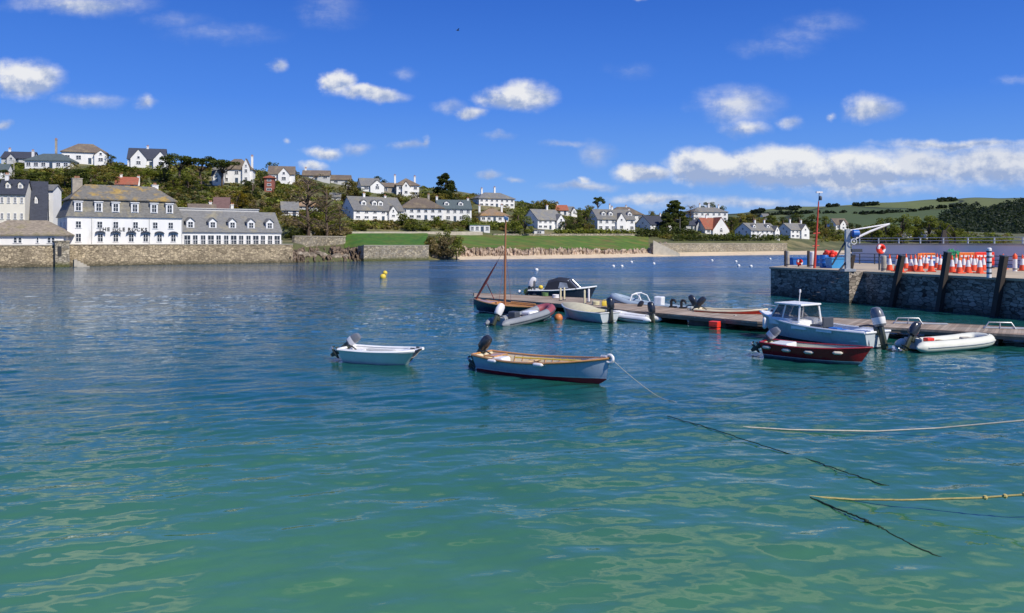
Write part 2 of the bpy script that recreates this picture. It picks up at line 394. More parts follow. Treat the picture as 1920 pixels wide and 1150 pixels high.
def build_water():
    inv = np.linspace(1 / 6.5, 1 / 260.0, 880)
    Y = np.concatenate([[-60, -20, 0, 4.5], 1 / inv, [300, 360, 450, 700]])
    dY = np.gradient(Y)
    u = np.linspace(-1, 1, 900)
    X = u[None, :] * (np.abs(Y)[:, None] * .80 + 8.0)
    YY = np.repeat(Y[:, None], len(u), 1)
    Z = np.zeros_like(X); DX = np.zeros_like(X)
    wr = np.random.default_rng(5)
    waves = []
    for lam, a, k in ((3.6, .016, 6), (2.2, .014, 8), (1.3, .0105, 11), (.8, .0066, 12), (.5, .0036, 12), (.32, .0018, 10)):
        for _ in range(k): waves.append((lam * wr.uniform(.75, 1.3), a * wr.uniform(.6, 1.2) * 2.4 / math.sqrt(k), wr.normal(-1.50, .55), wr.uniform(0, 6.28)))
    patch = .72 + .55 * np.sin(X * .11 + 1.3 + np.sin(YY * .07)) * np.sin(YY * .13 + .6 + .5 * np.sin(X * .05))
    calm = np.clip((YY - 12) / 14, 0, 1); calm = .24 + .76 * calm
    for lam, a, th, ph in waves:
        k = 2 * math.pi / lam
        att = np.clip((lam / (2.1 * np.abs(dY)) - .6) / 1.0, 0, 1)[:, None]
        arg = k * (np.cos(th) * X + np.sin(th) * YY) + ph
        g = (.36 if lam > 1.9 else .70) * a * att * (patch if lam < 1.6 else 1.0) * (calm if lam < 1.6 else 1.0)
        Z += g * (np.sin(arg) + .34 * np.sin(2 * arg + 1.2))
    Z[:3] = 0
    me = grid_mesh("water", np.stack([X, YY, Z], -1), wm, True)
    o = link_mesh("water", me); o['kind'] = 'structure'
build_water()

sm, t, b, _ = newmat("seabed_sand")
geo = t.new('ShaderNodeNewGeometry'); pos = geo.outputs['Position']
a = t.noise(pos, .22, 5, .6, .8); c_ = t.noise(pos, 1.1, 4, .6, .5)
f = t.math('MULTIPLY_ADD', t.math('SUBTRACT', c_.outputs[0], .5), .5, a.outputs[0])
cc = t.mix(t.mrange(f, .46, .60), (.05, .085, .035), (.62, .56, .36))
t.put(b.inputs['Base Color'], cc); b.inputs['Roughness'].default_value = .9
gx = np.linspace(-160, 160, 90); gy = np.concatenate([np.linspace(-40, 60, 60), np.linspace(64, 330, 30)])
GX, GY = np.meshgrid(gx, gy)
GZ = -1.5 - np.clip((GY - 10) / 26, 0, 1) * 2.6 + .16 * np.sin(GX * .7 + GY * .3) + .1 * np.sin(GY * .9 - GX * .4) + .45 * np.clip((GX - 2) / 10, -.8, 1) * np.clip(1 - GY / 40, 0, 1)
o = link_mesh("seabed", grid_mesh("seabed", np.stack([GX, GY, GZ], -1), sm, True)); o['kind'] = 'structure'

# ------------------------------------------------------------------ terrain: the land behind the water
# columns: direction (px), shore distance, foot (dY, z), top of bank (dY, py), then (Y, py) up the slope
COLS = [(-900, 120, (1.5, -.2), (3, 459), (150, 452), (180, 420), (220, 350), (262, 290)),
 (-100, 152, (1.5, -.2), (3, 459), (174, 455), (197, 420), (227, 365), (268, 306)),
 (150, 164, (1.5, -.2), (3, 459), (190, 456), (210, 420), (238, 355), (272, 307)),
 (300, 175, (1.5, -.2), (3, 459), (205, 455), (226, 410), (254, 352), (288, 309)),
 (450, 185, (1.5, -.2), (3, 459), (215, 452), (238, 405), (266, 350), (302, 315)),
 (545, 191, (1.5, -.2), (4, 459), (222, 450), (244, 405), (274, 356), (308, 327)),
 (575, 194, (4, 1.0), (17, 461), (224, 448), (248, 405), (278, 356), (312, 329)),
 (650, 204, (3, .8), (12, 467), (234, 438), (264, 398), (302, 354), (338, 339)),
 (680, 207, (1.5, -.2), (4, 463), (238, 438), (268, 398), (306, 356), (342, 341)),
 (795, 219, (1.5, -.2), (4, 461), (248, 437), (282, 402), (322, 364), (364, 350)),
 (812, 221, (4, .9), (10, 462), (250, 438), (284, 403), (324, 366), (366, 352)),
 (865, 226, (6, .8), (9, 465), (258, 441), (292, 409), (332, 374), (374, 361)),
 (1000, 236, (7, .9), (10, 467.5), (272, 442), (307, 416), (347, 390), (394, 383)),
 (1150, 258, (8, .9), (11, 469), (298, 442), (328, 429), (372, 407), (424, 402)),
 (1215, 274, (8, .9), (11, 468.5), (312, 443), (342, 433), (384, 412), (436, 403)),
 (1235, 277, (8, .9), (14, 457), (315, 443), (345, 434), (388, 412), (440, 403)),
 (1300, 288, (8, 1.0), (14, 457), (322, 444), (348, 438), (392, 414), (444, 404)),
 (1450, 317, (10, 1.0), (16, 456), (350, 447), (374, 445), (424, 428), (484, 413)),
 (1480, 318, (12, 1.0), (30, 464), (365, 449), (392, 445), (440, 430), (505, 418)),
 (1600, 320, (25, 1.2), (60, 464), (402, 454), (442, 443), (502, 432), (565, 425)),
 (1900, 322, (30, 1.2), (70, 464), (424, 456), (474, 447), (544, 442), (625, 438)),
 (2800, 330, (30, 1.2), (70, 464), (430, 456), (480, 447), (550, 442), (640, 438))]
def col_pts(c):
    p, S = c[0], c[1]
    pts = [(S - 30, -4.0), (S - .5, -.45), (S + c[2][0], c[2][1]), (S + c[3][0], zpy(S + c[3][0], c[3][1]))]
    pts += [(y, zpy(y, q)) for y, q in c[4:]]
    y, z = pts[-1]; pts += [(y + 90, z - 7), (y + 260, min(z - 25, 2))]
    return np.array(pts)
CPX = np.array([c[0] for c in COLS], float); CPT = np.array([col_pts(c) for c in COLS])   # (n, K, 2)
def column(px):
    i = int(np.clip(np.searchsorted(CPX, px) - 1, 0, len(CPX) - 2)); f = np.clip((px - CPX[i]) / (CPX[i + 1] - CPX[i]), 0, 1)
    return CPT[i] * (1 - f) + CPT[i + 1] * f
def bumpz(x, y):
    return .9 * mnoise.noise((x * .05, y * .05, 1.7)) + .35 * mnoise.noise((x * .17, y * .17, 5.1))
def ground_z(px, Y):
    c = column(px); return float(np.interp(Y, c[:, 0], c[:, 1]))
def ground(px, py, first=3):
    """the point of the slope seen at this place of the photo"""
    c = column(px); q = HOR - (c[:, 1] - EYE) / c[:, 0] * FPX
    for k in range(first, len(c) - 2):
        if (q[k] - py) * (q[k + 1] - py) <= 0 and abs(q[k] - q[k + 1]) > 1e-6:
            lo, hi = c[k], c[k + 1]
            for _ in range(30):
                m = (lo + hi) / 2; qm = HOR - (m[1] - EYE) / m[0] * FPX
                if (qm - py) * (q[k] - py) > 0: lo = m
                else: hi = m
            return Vector(((px - 960) / FPX * m[0], m[0], m[1]))
    k = int(np.argmin(np.abs(q[first:-2] - py))) + first
    return Vector(((px - 960) / FPX * c[k, 0], c[k, 0], c[k, 1]))
def sheet(name, pxs, sub, mats, k0=0, k1=None, lift=0.0, rough=1.0, mi=None):
    rows = []
    for p in pxs:
        c = column(p); k1_ = len(c) - 1 if k1 is None else k1
        Ys = []; 
        for k in range(k0, k1_):
            Ys += list(np.linspace(c[k, 0], c[k + 1, 0], sub, endpoint=False))
        Ys.append(c[k1_, 0])
        rows.append([((p - 960) / FPX * Y, Y, np.interp(Y, c[:, 0], c[:, 1]) + lift) for Y in Ys])
    P = np.array(rows)
    for i in range(P.shape[0]):
        for j in range(P.shape[1]):
            s = min(1, max(0, j - 3.2 * sub) / (sub * 1.5)) if k0 == 0 else 1
            P[i, j, 2] += rough * s * .5 * bumpz(P[i, j, 0], P[i, j, 1])
    return grid_mesh(name, np.swapaxes(P, 0, 1), mats, True)
m_earth = mat("hill_grass", (.095, .105, .034), .95, .35, .12, c2=(.22, .18, .085), c2_at=(.5, .7), c2_scale=.06)
o = link_mesh("hillside", sheet("hillside", np.concatenate([np.arange(-900, -100, 80), np.arange(-100, 2000, 9), np.arange(2000, 2801, 100)]), 7, m_earth)); o['kind'] = 'structure'
m_lawn = mat("lawn_grass", (.042, .128, .006), .9, .45, .8, c2=(.10, .145, .014), c2_at=(.45, .7), c2_scale=.15)
o = link_mesh("lawn", sheet("lawn", np.arange(646, 806, 6), 12, m_lawn, 3, 4, .12, .35)); o['kind'] = 'structure'
m_lawn2 = mat("bank_grass", (.075, .145, .012), .9, .45, .5, c2=(.17, .135, .03), c2_at=(.48, .66), c2_scale=.22, stretch=(.5, 1.6, 1))
o = link_mesh("grass_bank", sheet("grass_bank", np.arange(856, 1222, 6), 12, m_lawn2, 3, 4, .12, .35)); o['kind'] = 'structure'
m_sand = mat("beach_sand", (.62, .50, .34), .9, .12, .6, c2=(.40, .31, .2), c2_at=(.55, .7), c2_scale=.3)
o = link_mesh("beach", sheet("beach", np.arange(858, 2300, 8), 6, m_sand, 1, 2, .30, .0)); o['kind'] = 'structure'

# rocky shore, low cliff
m_rock = stone_mat("shore_rock", (.17, .125, .085), (.03, .024, .018), .55, .6, (1, 1, 2.2), (.27, .20, .14), ((.05, .055, .02), .2, 1.1), .10)
m_cliff = stone_mat("cliff_rock", (.43, .32, .235), (.19, .135, .095), .5, .35, (1.6, 1, .8), (.50, .40, .29), None, .12)
def rock_strip(name, p0, p1, n, foot, top, mats, jag, rows=9, label=None, back=2.0, thick=1.4):
    """an uneven band of rock from the foot line to the bank top; foot/top: functions px -> (Y, z)"""
    P = np.zeros((rows + 2, n, 3))
    for j, p in enumerate(np.linspace(p0, p1, n)):
        (y0, z0), (y1, z1) = foot(p), top(p)
        jz = jag * (mnoise.noise((p * .11, 3.3, 0)) + .8 * mnoise.noise((p * .31, 8.1, 0)) + .5 * mnoise.noise((p * .7, 1.1, 0)))
        for i in range(rows):
            f = i / (rows - 1); y = y0 + (y1 - y0) * f; z = z0 + (z1 + jz - z0) * (f ** .85)
            d = thick * (mnoise.noise((p * .16, z * .55, 2)) + .6 * mnoise.noise((p * .45, z * 1.3, 7)))
            P[i, j] = ((p - 960) / FPX * y, y - d * min(1, f * 3), z + .35 * d * (1 - f))
        P[rows, j] = P[rows - 1, j] + np.array([0, back * .5, -.1]); P[rows + 1, j] = P[rows - 1, j] + np.array([0, back + 1.5, -2.5])
    o = link_mesh(name, grid_mesh(name, P, mats, False))
    return o
def ctop(p, k, dz=0): c = column(p)[k]; return (c[0], c[1] + dz)
o = rock_strip("low_cliff", 856, 1250, 420, lambda p: (ctop(p, 2)[0] - 1.6, ctop(p, 2)[1] - .5), lambda p: (ctop(p, 3)[0] - 2.2, ctop(p, 3)[1] + .25), m_cliff, .9, 10); o['kind'] = 'structure'
o = rock_strip("shore_rocks", 546, 684, 200, lambda p: (column(p)[1][0], -.6), lambda p: (column(p)[3][0] - 2, zpy(column(p)[3][0], 466)), m_rock, .9, 16, thick=2.6); o['kind'] = 'structure'
# boulders lying on the shore
def boulder_mesh(name, m, seed):
    bm = bmesh.new(); bmesh.ops.create_icosphere(bm, subdivisions=2, radius=1)
    for v in bm.verts:
        d = 1 + .55 * mnoise.noise(v.co * 1.3 + Vector((seed, 0, 0))) + .2 * mnoise.noise(v.co * 3 + Vector((0, seed, 0)))
        v.co *= d
    me = bpy.data.meshes.new(name); bm.to_mesh(me); bm.free(); me.materials.append(m); return me
m_rockb = mat("boulder_grey", (.22, .18, .13), .9, .4, 1.2, c2=(.40, .34, .26), c2_at=(.5, .62), bump=.5)
bmeshes = [boulder_mesh("boulder", m_rockb, s) for s in (1.3, 7.7, 4.1)]
def boulder(px, py, s, label, group, sq=(1, .8, .6)):
    Y = ground(px, py, 1).y if py < 484 else FPX * EYE / (py - HOR)
    o = link_mesh("boulder", random.choice(bmeshes)); p = at(px, py, Y); o.location = p; o.scale = (s * sq[0], s * sq[1], s * sq[2]); o.rotation_euler = (random.uniform(-.3, .3), random.uniform(-.3, .3), random.uniform(0, 6))
    return tag(o, label, 'boulder', group)
for k in range(34):
    p = random.uniform(552, 690); q = random.uniform(474, 489)
    boulder(p, q, random.uniform(.6, 1.5), "rough brown boulder on the rocky shore right of the hotel sea wall", "boulders on the shore beyond the hotel")
for k in range(11):
    p = random.uniform(808, 862); boulder(p, 484 - abs(p - 830) * .05 + random.uniform(-2, 2), random.uniform(.7, 1.6), "pale grey boulder at the water under the bushy headland", "boulders under the bushy headland")
# ------------------------------------------------------------------ building materials
m_white = mat("white_render", (.82, .81, .77), .7, .08, .6, c2=(.64, .62, .56), c2_at=(.58, .8), stretch=(1, 1, .35))
m_cream = mat("cream_render", (.80, .76, .64), .7, .08, .5)
m_greyw = mat("grey_render", (.55, .55, .53), .75, .1, .5)
m_slatew = roof_mat("slate_hung_wall", (.085, .085, .10))
m_brick = mat("red_brick", (.30, .10, .07), .8, .25, 2.0)
m_slate = roof_mat("grey_slate", (.20, .20, .195), (.32, .28, .17), (.5, .72))
m_dslate = roof_mat("dark_slate", (.055, .062, .085), None)
m_bslate = roof_mat("brown_slate", (.17, .135, .105), (.30, .24, .14), (.5, .7))
m_red = roof_mat("red_tile", (.34, .11, .065), (.25, .16, .10), (.5, .7))
m_purple = roof_mat("plum_tile", (.19, .115, .105), None)
m_green = roof_mat("green_grey_slate", (.10, .13, .135), None)
m_orange = roof_mat("lichened_tile", (.30, .22, .15), (.44, .25, .09), (.45, .65))
m_hroof = roof_mat("old_slate_lichen", (.20, .19, .165), (.46, .30, .07), (.50, .62), var=.4)
m_mans = roof_mat("slate_hanging", (.19, .185, .17), (.33, .29, .18), (.5, .68), var=.45)
m_frame = mat("white_paint", (.80, .80, .78), .4, .05, 1)
m_pane = glass_mat("window_glass", (.030, .036, .045))
m_dark = mat("dark_opening", (.02, .02, .02), .6, .3, 1)
m_stonech = mat("stone_chimney", (.36, .32, .26), .85, .3, 1.5)
m_pot = mat("clay_pot", (.38, .18, .10), .8, .2, 3)
m_door = mat("door_paint", (.05, .08, .12), .5, .1, 1)
m_dstone = stone_mat("sea_wall_stone", (.46, .37, .235), (.22, .17, .11), 1.7, .55, (1, 1, 1.6), (.46, .37, .25), ((.055, .055, .03), .3, 1.5), .09)
m_gstone = stone_mat("grey_wall_stone", (.44, .375, .26), (.21, .175, .12), 1.6, .5, (1, 1, 1.5), (.33, .31, .27), ((.10, .11, .03), .7, 1.6), .09)
m_cap = mat("coping_stone", (.48, .43, .34), .85, .2, 1.0)

WCACHE = {}
def window_mesh(wd, ht, bars):
    key = (round(wd, 1), round(ht, 1), bars)
    if key not in WCACHE:
        wd, ht = max(.4, key[0]), max(.4, key[1]); f = .11
        a = MB()
        a.box((0, -.03, ht / 2 - f / 2), (wd, .12, f)); a.box((0, -.05, -ht / 2 + f / 2), (wd + .12, .17, f))
        for sx in (-1, 1): a.box((sx * (wd / 2 - f / 2), -.03, 0), (f, .118, ht - 2 * f))
        for k in range(1, bars): a.box((-wd / 2 + wd * k / bars, -.025, 0), (.07, .10, ht - 2 * f))
        if ht > 1.1: a.box((0, -.028, 0), (wd - 2 * f, .095, .06))
        b = MB(); b.box((0, .0, 0), (wd - f, .05, ht - f))
        WCACHE[key] = (a.mesh("window", m_frame), b.mesh("pane", m_pane))
    return WCACHE[key]
def window(parent, loc, wd, ht, rz=0.0, bars=2):
    fm, pm = window_mesh(wd, ht, bars)
    o = link_mesh("window", fm, parent, loc, (0, 0, rz)); link_mesh("pane", pm, o); return o
def gable_roof(mb, x0, x1, ya, yb, ze, zr, ov=.4, th=.2, mi=0, axis='x'):
    """ridge along axis between x0 and x1, eaves at ya and yb"""
    ym = (ya + yb) / 2; sl = (zr - ze) / max(.1, (yb - ya) / 2)
    P = [(ya - ov, ze - ov * sl), (ym, zr), (yb + ov, ze - ov * sl), (yb + ov, ze - ov * sl + th), (ym, zr + th * 1.2), (ya - ov, ze - ov * sl + th)]
    vs = []
    for x in (x0 - ov * .6, x1 + ov * .6):
        for (y, z) in P: vs.append((x, y, z) if axis == 'x' else (y, x, z))
    fs = [(0, 1, 4, 5), (1, 2, 3, 4), (6, 11, 10, 7), (7, 10, 9, 8)] + [(i, i + 6, (i + 1) % 6 + 6, (i + 1) % 6) for i in range(6)]
    mb.add(vs, fs, mi)
def hip_roof(mb, W, D, ze, zr, ov=.45, th=.18, rl=None, cx=0, cy=0, mi=0):
    w, d = W / 2 + ov, D / 2 + ov; r = max(.2, (W - D) / 2) if rl is None else rl / 2
    vs = [(-w, -d, ze - .05), (w, -d, ze - .05), (w, d, ze - .05), (-w, d, ze - .05), (-w, -d, ze + th), (w, -d, ze + th), (w, d, ze + th), (-w, d, ze + th), (-r, 0, zr + th), (r, 0, zr + th)]
    mb.add([(a + cx, b + cy, c) for a, b, c in vs], [(3, 2, 1, 0), (0, 1, 5, 4), (1, 2, 6, 5), (2, 3, 7, 6), (3, 0, 4, 7), (4, 5, 9, 8), (6, 7, 8, 9), (5, 6, 9), (7, 4, 8)], mi)
def chimney(parent, x, y, z0, z1, wd=.9, m=None, pots=2):
    mb = MB(); mb.box((x, y, (z0 + z1) / 2), (wd, wd * .75, z1 - z0)); mb.box((x, y, z1 + .08), (wd + .2, wd * .75 + .2, .16))
    for k in range(pots):
        mb.lathe([(.13, 0), (.16, .1), (.12, .45), (.14, .5)], (x + (k - (pots - 1) / 2) * .36, y, z1 + .16), 8, 1)
    return mb.build("chimney", [m or m_white, m_pot], parent)

def house(label, px, pyb, wpx, pye, pyr, rot=0, D=8.0, roof='gable', wall=None, rm=None, gables=(), chim=(), wins=None, name='house', cat='house', group=None, chm=None, sidewin=1, door=True, g=None, dorm=()):
    wall = wall or m_white; rm = rm or m_slate
    g = g or ground(px, pyb); s = g.y / FPX; a = R(rot)
    W = max(3.0, (wpx * s - D * abs(math.sin(a))) / math.cos(a)); D = min(D, max(4, W * .95))
    h = (pyb - pye) * s; hr = (pye - pyr) * s
    back = Matrix.Rotation(a, 3, 'Z') @ Vector((0, D / 2, 0))
    c = Vector((g.x + back.x * .25, g.y + D * .5, g.z))
    e = empty(name, c, a, label, cat, group)
    w = MB()
    zb = -3.0
    x, y = W / 2, D / 2
    if roof == 'gable':
        w.add([(-x, -y, zb), (x, -y, zb), (x, y, zb), (-x, y, zb), (-x, -y, h), (x, -y, h), (x, y, h), (-x, y, h), (-x, 0, h + hr), (x, 0, h + hr)],
              [(0, 1, 5, 4), (1, 2, 6, 9, 5), (2, 3, 7, 6), (3, 0, 4, 8, 7)])
    else: w.prism([(-x, -y), (x, -y), (x, y), (-x, y)], zb, h)
    r = MB()
    if roof == 'gable': gable_roof(r, -x, x, -y, y, h, h + hr)
    elif roof == 'hip': hip_roof(r, W, D, h, h + hr)
    else:
        r.box((0, 0, h + .16), (W + .5, D + .5, .32))
    k = s / math.cos(a)
    for (dx, gw, ge, gr) in gables:
        gx, gw2 = dx * k, gw * k / 2; ze, zr = (pyb - ge) * s, (pyb - gr) * s; pr = -y - .9
        w.add([(gx - gw2, pr, zb), (gx + gw2, pr, zb), (gx + gw2, 0, zb), (gx - gw2, 0, zb), (gx - gw2, pr, ze), (gx + gw2, pr, ze), (gx + gw2, 0, ze), (gx - gw2, 0, ze), (gx, pr, zr), (gx, 0, zr)],
              [(0, 1, 5, 8, 4), (1, 2, 6, 5), (3, 0, 4, 7)])
        gable_roof(r, pr, 0, gx - gw2, gx + gw2, ze, zr, .3, .18, 0, 'y')
    w.build("wall", wall, e)
    ro = r.build("roof", rm, e)
    for dx in dorm:
        zd = h + hr * .30; yd = -D / 2 * .70; dw = min(1.7, W * .2); db = MB(); x_ = dx * k; dh = min(1.5, hr * .42)
        db.box((x_, yd + .9, zd + dh / 2), (dw, 1.8, dh)); db.add([(x_ - dw / 2, yd, zd + dh), (x_ + dw / 2, yd, zd + dh), (x_, yd, zd + dh + .5)], [(0, 1, 2)]); do = db.build("dormer", wall, ro)
        dr = MB(); gable_roof(dr, yd - .1, yd + 2.4, x_ - dw / 2, x_ + dw / 2, zd + dh, zd + dh + .55, .2, .1, 0, 'y'); dr.build("dormer_roof", rm, ro)
        window(ro, (x_, yd, zd + dh * .52), dw * .62, dh * .7)
    for (dx, top, *o_) in chim:
        chimney(ro, dx * k, (o_[0] if o_ else 0) * D, h - .3 if roof != 'flat' else h, (pyb - top) * s, max(.7, 2.6 * s), chm or (m_white if wall is not m_brick else m_brick))
    nst = max(1, int(round(h / 2.7))) if wins is None else wins[1]
    ncol = max(2, int(W / 2.9)) if wins is None else wins[0]
    sh = h / max(nst, 1); wh = min(1.35, sh * .52); ww = min(1.3, W / max(ncol, 1) * .5)
    for st in range(nst):
        for i in range(ncol):
            xx = -x + W * (i + .5) / ncol
            if door and st == 0 and i == ncol // 2: 
                dm = MB(); dm.box((xx, -y - .02, min(1.0, sh * .4)), (.95, .09, min(2.0, sh * .8))); dm.build("door", m_door, e); continue
            if any(abs(xx - dx * k) < gw * k / 2 + ww * .4 for (dx, gw, *_q) in gables): continue
            window(e, (xx, -y - .0, st * sh + sh * .55), ww * (1.25 if st == 0 else 1), wh)
    for (dx, gw, ge, gr) in gables:
        ze = (pyb - ge) * s
        for st in range(max(1, int(round(ze / 2.7)))):
            window(e, (dx * k, -y - .9, st * 2.7 + 1.5), min(1.5, gw * k * .4), min(1.25, wh))
        if (pyb - gr) * s - ze > 1.6: window(e, (dx * k, -y - .9, ze + .35), min(.9, gw * k * .25), .9, bars=1)
    if sidewin and rot > 8:
        for st in range(nst):
            for yy in ((-.22, .22) if D > 6 else (0,)): window(e, (-x, yy * D, st * sh + sh * .55), 1.0, wh, R(-90))
        if roof == 'gable' and hr > 2.4: window(e, (-x, 0, h + .6), .9, 1.0, R(-90))
    return e

# ------------------------------------------------------------------ sea walls
def wall_strip(name, p0, p1, ztop, thick, m, label, cat='wall', step=12, front=None, zb=-2.0, cap=True, capm=None):
    pts = []
    for p in np.linspace(p0, p1, max(2, int(abs(p1 - p0) / step) + 1)):
        Y = (front(p) if front else column(p)[1][0]); pts.append(Vector(((p - 960) / FPX * Y, Y, 0)))
    a = MB(); n = len(pts)
    def off(i):
        d = (pts[min(i + 1, n - 1)] - pts[max(i - 1, 0)]).normalized(); return Vector((-d.y, d.x, 0)) * thick
    bk = [pts[i] + off(i) for i in range(n)]
    zt = [ztop(p) if callable(ztop) else ztop for p in np.linspace(p0, p1, n)]
    vs = [(q.x, q.y, zb) for q in pts] + [(q.x, q.y, zt[i]) for i, q in enumerate(pts)] + [(q.x, q.y, zt[i]) for i, q in enumerate(bk)] + [(q.x, q.y, zb) for q in bk]
    fs = []
    for i in range(n - 1):
        for r_ in range(3): fs.append((r_ * n + i, r_ * n + i + 1, (r_ + 1) * n + i + 1, (r_ + 1) * n + i))
    fs += [(0, n, 2 * n, 3 * n), (n - 1, 4 * n - 1, 3 * n - 1, 2 * n - 1)]
    a.add(vs, fs)
    e = empty(name, pts[0], 0, label, cat)
    o = a.build("masonry", m, e); o.matrix_parent_inverse = Matrix.Translation(-pts[0])
    if cap:
        b = MB()
        for i in range(n - 1):
            d = (pts[i + 1] - pts[i]); nn_ = Vector((-d.y, d.x, 0)).normalized()
            q0, q1 = pts[i] - nn_ * .12, pts[i + 1] - nn_ * .12
            z0, z1 = zt[i], zt[i + 1]; c0, c1 = q0 + nn_ * .75, q1 + nn_ * .75
            b.add([(q0.x, q0.y, z0 + .003), (q1.x, q1.y, z1 + .003), (c1.x, c1.y, z1 + .003), (c0.x, c0.y, z0 + .003), (q0.x, q0.y, z0 + .16), (q1.x, q1.y, z1 + .16), (c1.x, c1.y, z1 + .16), (c0.x, c0.y, z0 + .16)],
                  [(0, 3, 2, 1), (4, 5, 6, 7), (0, 1, 5, 4), (2, 3, 7, 6), (1, 2, 6, 5), (3, 0, 4, 7)])
        o = b.build("coping", capm or m_cap, e); o.matrix_parent_inverse = Matrix.Translation(-pts[0])
    return e
wall_strip("sea_wall", 128, 549, 4.35, 3.5, m_dstone, "tall tan rubble sea wall under the big white hotel")
wall_strip("sea_wall", -160, 103, lambda p: 4.25, 4.0, m_dstone, "brown stone sea wall under the low mossy-roofed building at the left edge", front=lambda p: column(p)[1][0] - 3.0)
wall_strip("sea_wall", 682, 804, lambda p: zpy(column(p)[1][0], 461), 3.0, m_gstone, "pale stone retaining wall below the bright green lawn")
wall_strip("sea_wall", 1238, 1476, lambda p: zpy(column(p)[2][0] + 1, 457), 3.0, m_gstone, "long grey stone sea wall behind the pale beach", front=lambda p: column(p)[2][0] + .6, zb=-.5)
wall_strip("garden_wall", 566, 905, lambda p: zpy(column(p)[4][0] - 1, 434.5), .6, m_cap, "low pale wall along the top of the bright green lawn", front=lambda p: column(p)[4][0] - 1.0, zb=2, cap=False)
wall_strip("garden_wall", 925, 1190, lambda p: zpy(column(p)[4][0] - 1, 438.5), .6, m_gstone, "low rough stone wall along the top of the long grass bank", front=lambda p: column(p)[4][0] - 1.0, zb=2, cap=False)
wall_strip("garden_wall", 552, 648, lambda p: zpy(216, 444), .8, m_gstone, "short grey garden wall behind the rocky shore", front=lambda p: 206 + (p - 552) * .16, zb=1)
# stone pier with landing steps between the two sea walls
e = empty("stone_pier", at(117, 500, 158), R(36), "square grey stone pier with steps between the two left sea walls", "pier")
a = MB(); a.box((0, 1.5, 1.6), (2.5, 3, 6.6)); a.box((0, 1.5, 5.0), (2.8, 3.3, .2)); a.build("masonry", m_gstone, e)
a = MB()
for k in range(5): a.box((2.3 + k * .55, .6, -.5 + (4 - k) * .28), (.56, 1.6, 1 + (4 - k) * .1))
a.build("landing_steps", m_cap, e)
a = MB(); a.box((-.5, -.02, 3.0), (.7, .1, 1.9)); a.build("doorway", m_dark, e)
# steps down to the beach
g0 = Vector(((1236 - 960) / FPX * 285, 285, 0))
e = empty("beach_steps", g0, R(20), "grey stone steps slanting down to the beach beside the long sea wall", "steps")
a = MB()
for k in range(16): a.box((-4 + k * .62, -2.2, (4.6 - k * .27) / 2), (.64, 2.2, 4.6 - k * .27))
a.build("treads", m_gstone, e)
a = MB()
a.add([(-4.4, -3.5, 0), (6.2, -3.5, 0), (6.2, -3.5, 1.0), (-4.4, -3.5, 5.6), (-4.4, -3.25, 0), (6.2, -3.25, 0), (6.2, -3.25, 1.0), (-4.4, -3.25, 5.6)],
      [(0, 1, 2, 3), (7, 6, 5, 4), (3, 2, 6, 7), (1, 5, 6, 2), (0, 3, 7, 4)])
a.build("side_wall", m_cap, e)

# ------------------------------------------------------------------ the hotel on the sea wall
pA = Vector(((128 - 960) / FPX * column(128)[1][0], column(128)[1][0], 0)); pB = Vector(((548 - 960) / FPX * column(548)[1][0], column(548)[1][0], 0))
hd = (pB - pA).normalized(); hn = Vector((-hd.y, hd.x, 0)); hang = math.atan2(hd.y, hd.x)
hO = pA + hn * 2.6
def hs_(px):           # distance along the facade seen at photo column px
    k = (px - 960) / FPX
    return (k * hO.y - hO.x) / (hd.x - k * hd.y)
def hz(px, py):
    Y = hO.y + hd.y * hs_(px); return zpy(Y, py) - 4.3
e = empty("hotel", (hO.x, hO.y, 4.3), hang, "big white harbour hotel with slate mansard roof and rows of dormers on the sea wall", "hotel")
s0, s1 = hs_(126), hs_(341); W = s1 - s0; D = 13.0; xm = (s0 + s1) / 2
He, Hm, Hr = 5.9, 9.55, 12.9
a = MB(); a.prism([(s0, 0), (s1, 0), (s1, D), (s0, D)], -1, He); a.box((xm, -.06, He - .12), (W + .2, .14, .24)); a.build("wall", m_white, e)
a = MB(); b0 = .35; t0 = 1.15
vs = [(s0 - b0, -b0, He), (s1 + b0, -b0, He), (s1 + b0, D + b0, He), (s0 - b0, D + b0, He), (s0 + t0, t0, Hm), (s1 - t0, t0, Hm), (s1 - t0, D - t0, Hm), (s0 + t0, D - t0, Hm)]
a.add(vs, [(3, 2, 1, 0), (0, 1, 5, 4), (1, 2, 6, 5), (2, 3, 7, 6), (3, 0, 4, 7)], 0)
hroof = a.build("mansard_roof", m_mans, e)
a = MB(); hip_roof(a, W - 2 * t0, D - 2 * t0, Hm, Hr, .5, .15, W * .62, xm, D / 2)
a.build("upper_roof", m_hroof, hroof)
chimney(hroof, s0 + 3.0, D * .62, Hm, Hr + 1.3, 1.9, m_stonech, 3); chimney(hroof, s1 - 3.5, D * .7, Hm, Hr + .6, 1.3, m_white, 2)
for q in (146, 184, 216, 252, 288, 317):
    x = hs_(q + 1); dm = MB(); zc = 7.95
    dm.box((x, .78, zc), (1.5, 1.5, 2.1)); dm.box((x, .72, zc + 1.12), (1.8, 1.8, .16))
    d = dm.build("dormer", m_frame, e); window(d, (x, .02, zc - .02), 1.15, 1.75, 0, 2)
for q in (147, 187, 217, 254, 291, 320): window(e, (hs_(q), 0, 4.25), 1.05, 1.5)
for q in (147, 188, 217, 246, 273, 299, 325): window(e, (hs_(q), 0, 1.55), 1.15, 1.75)
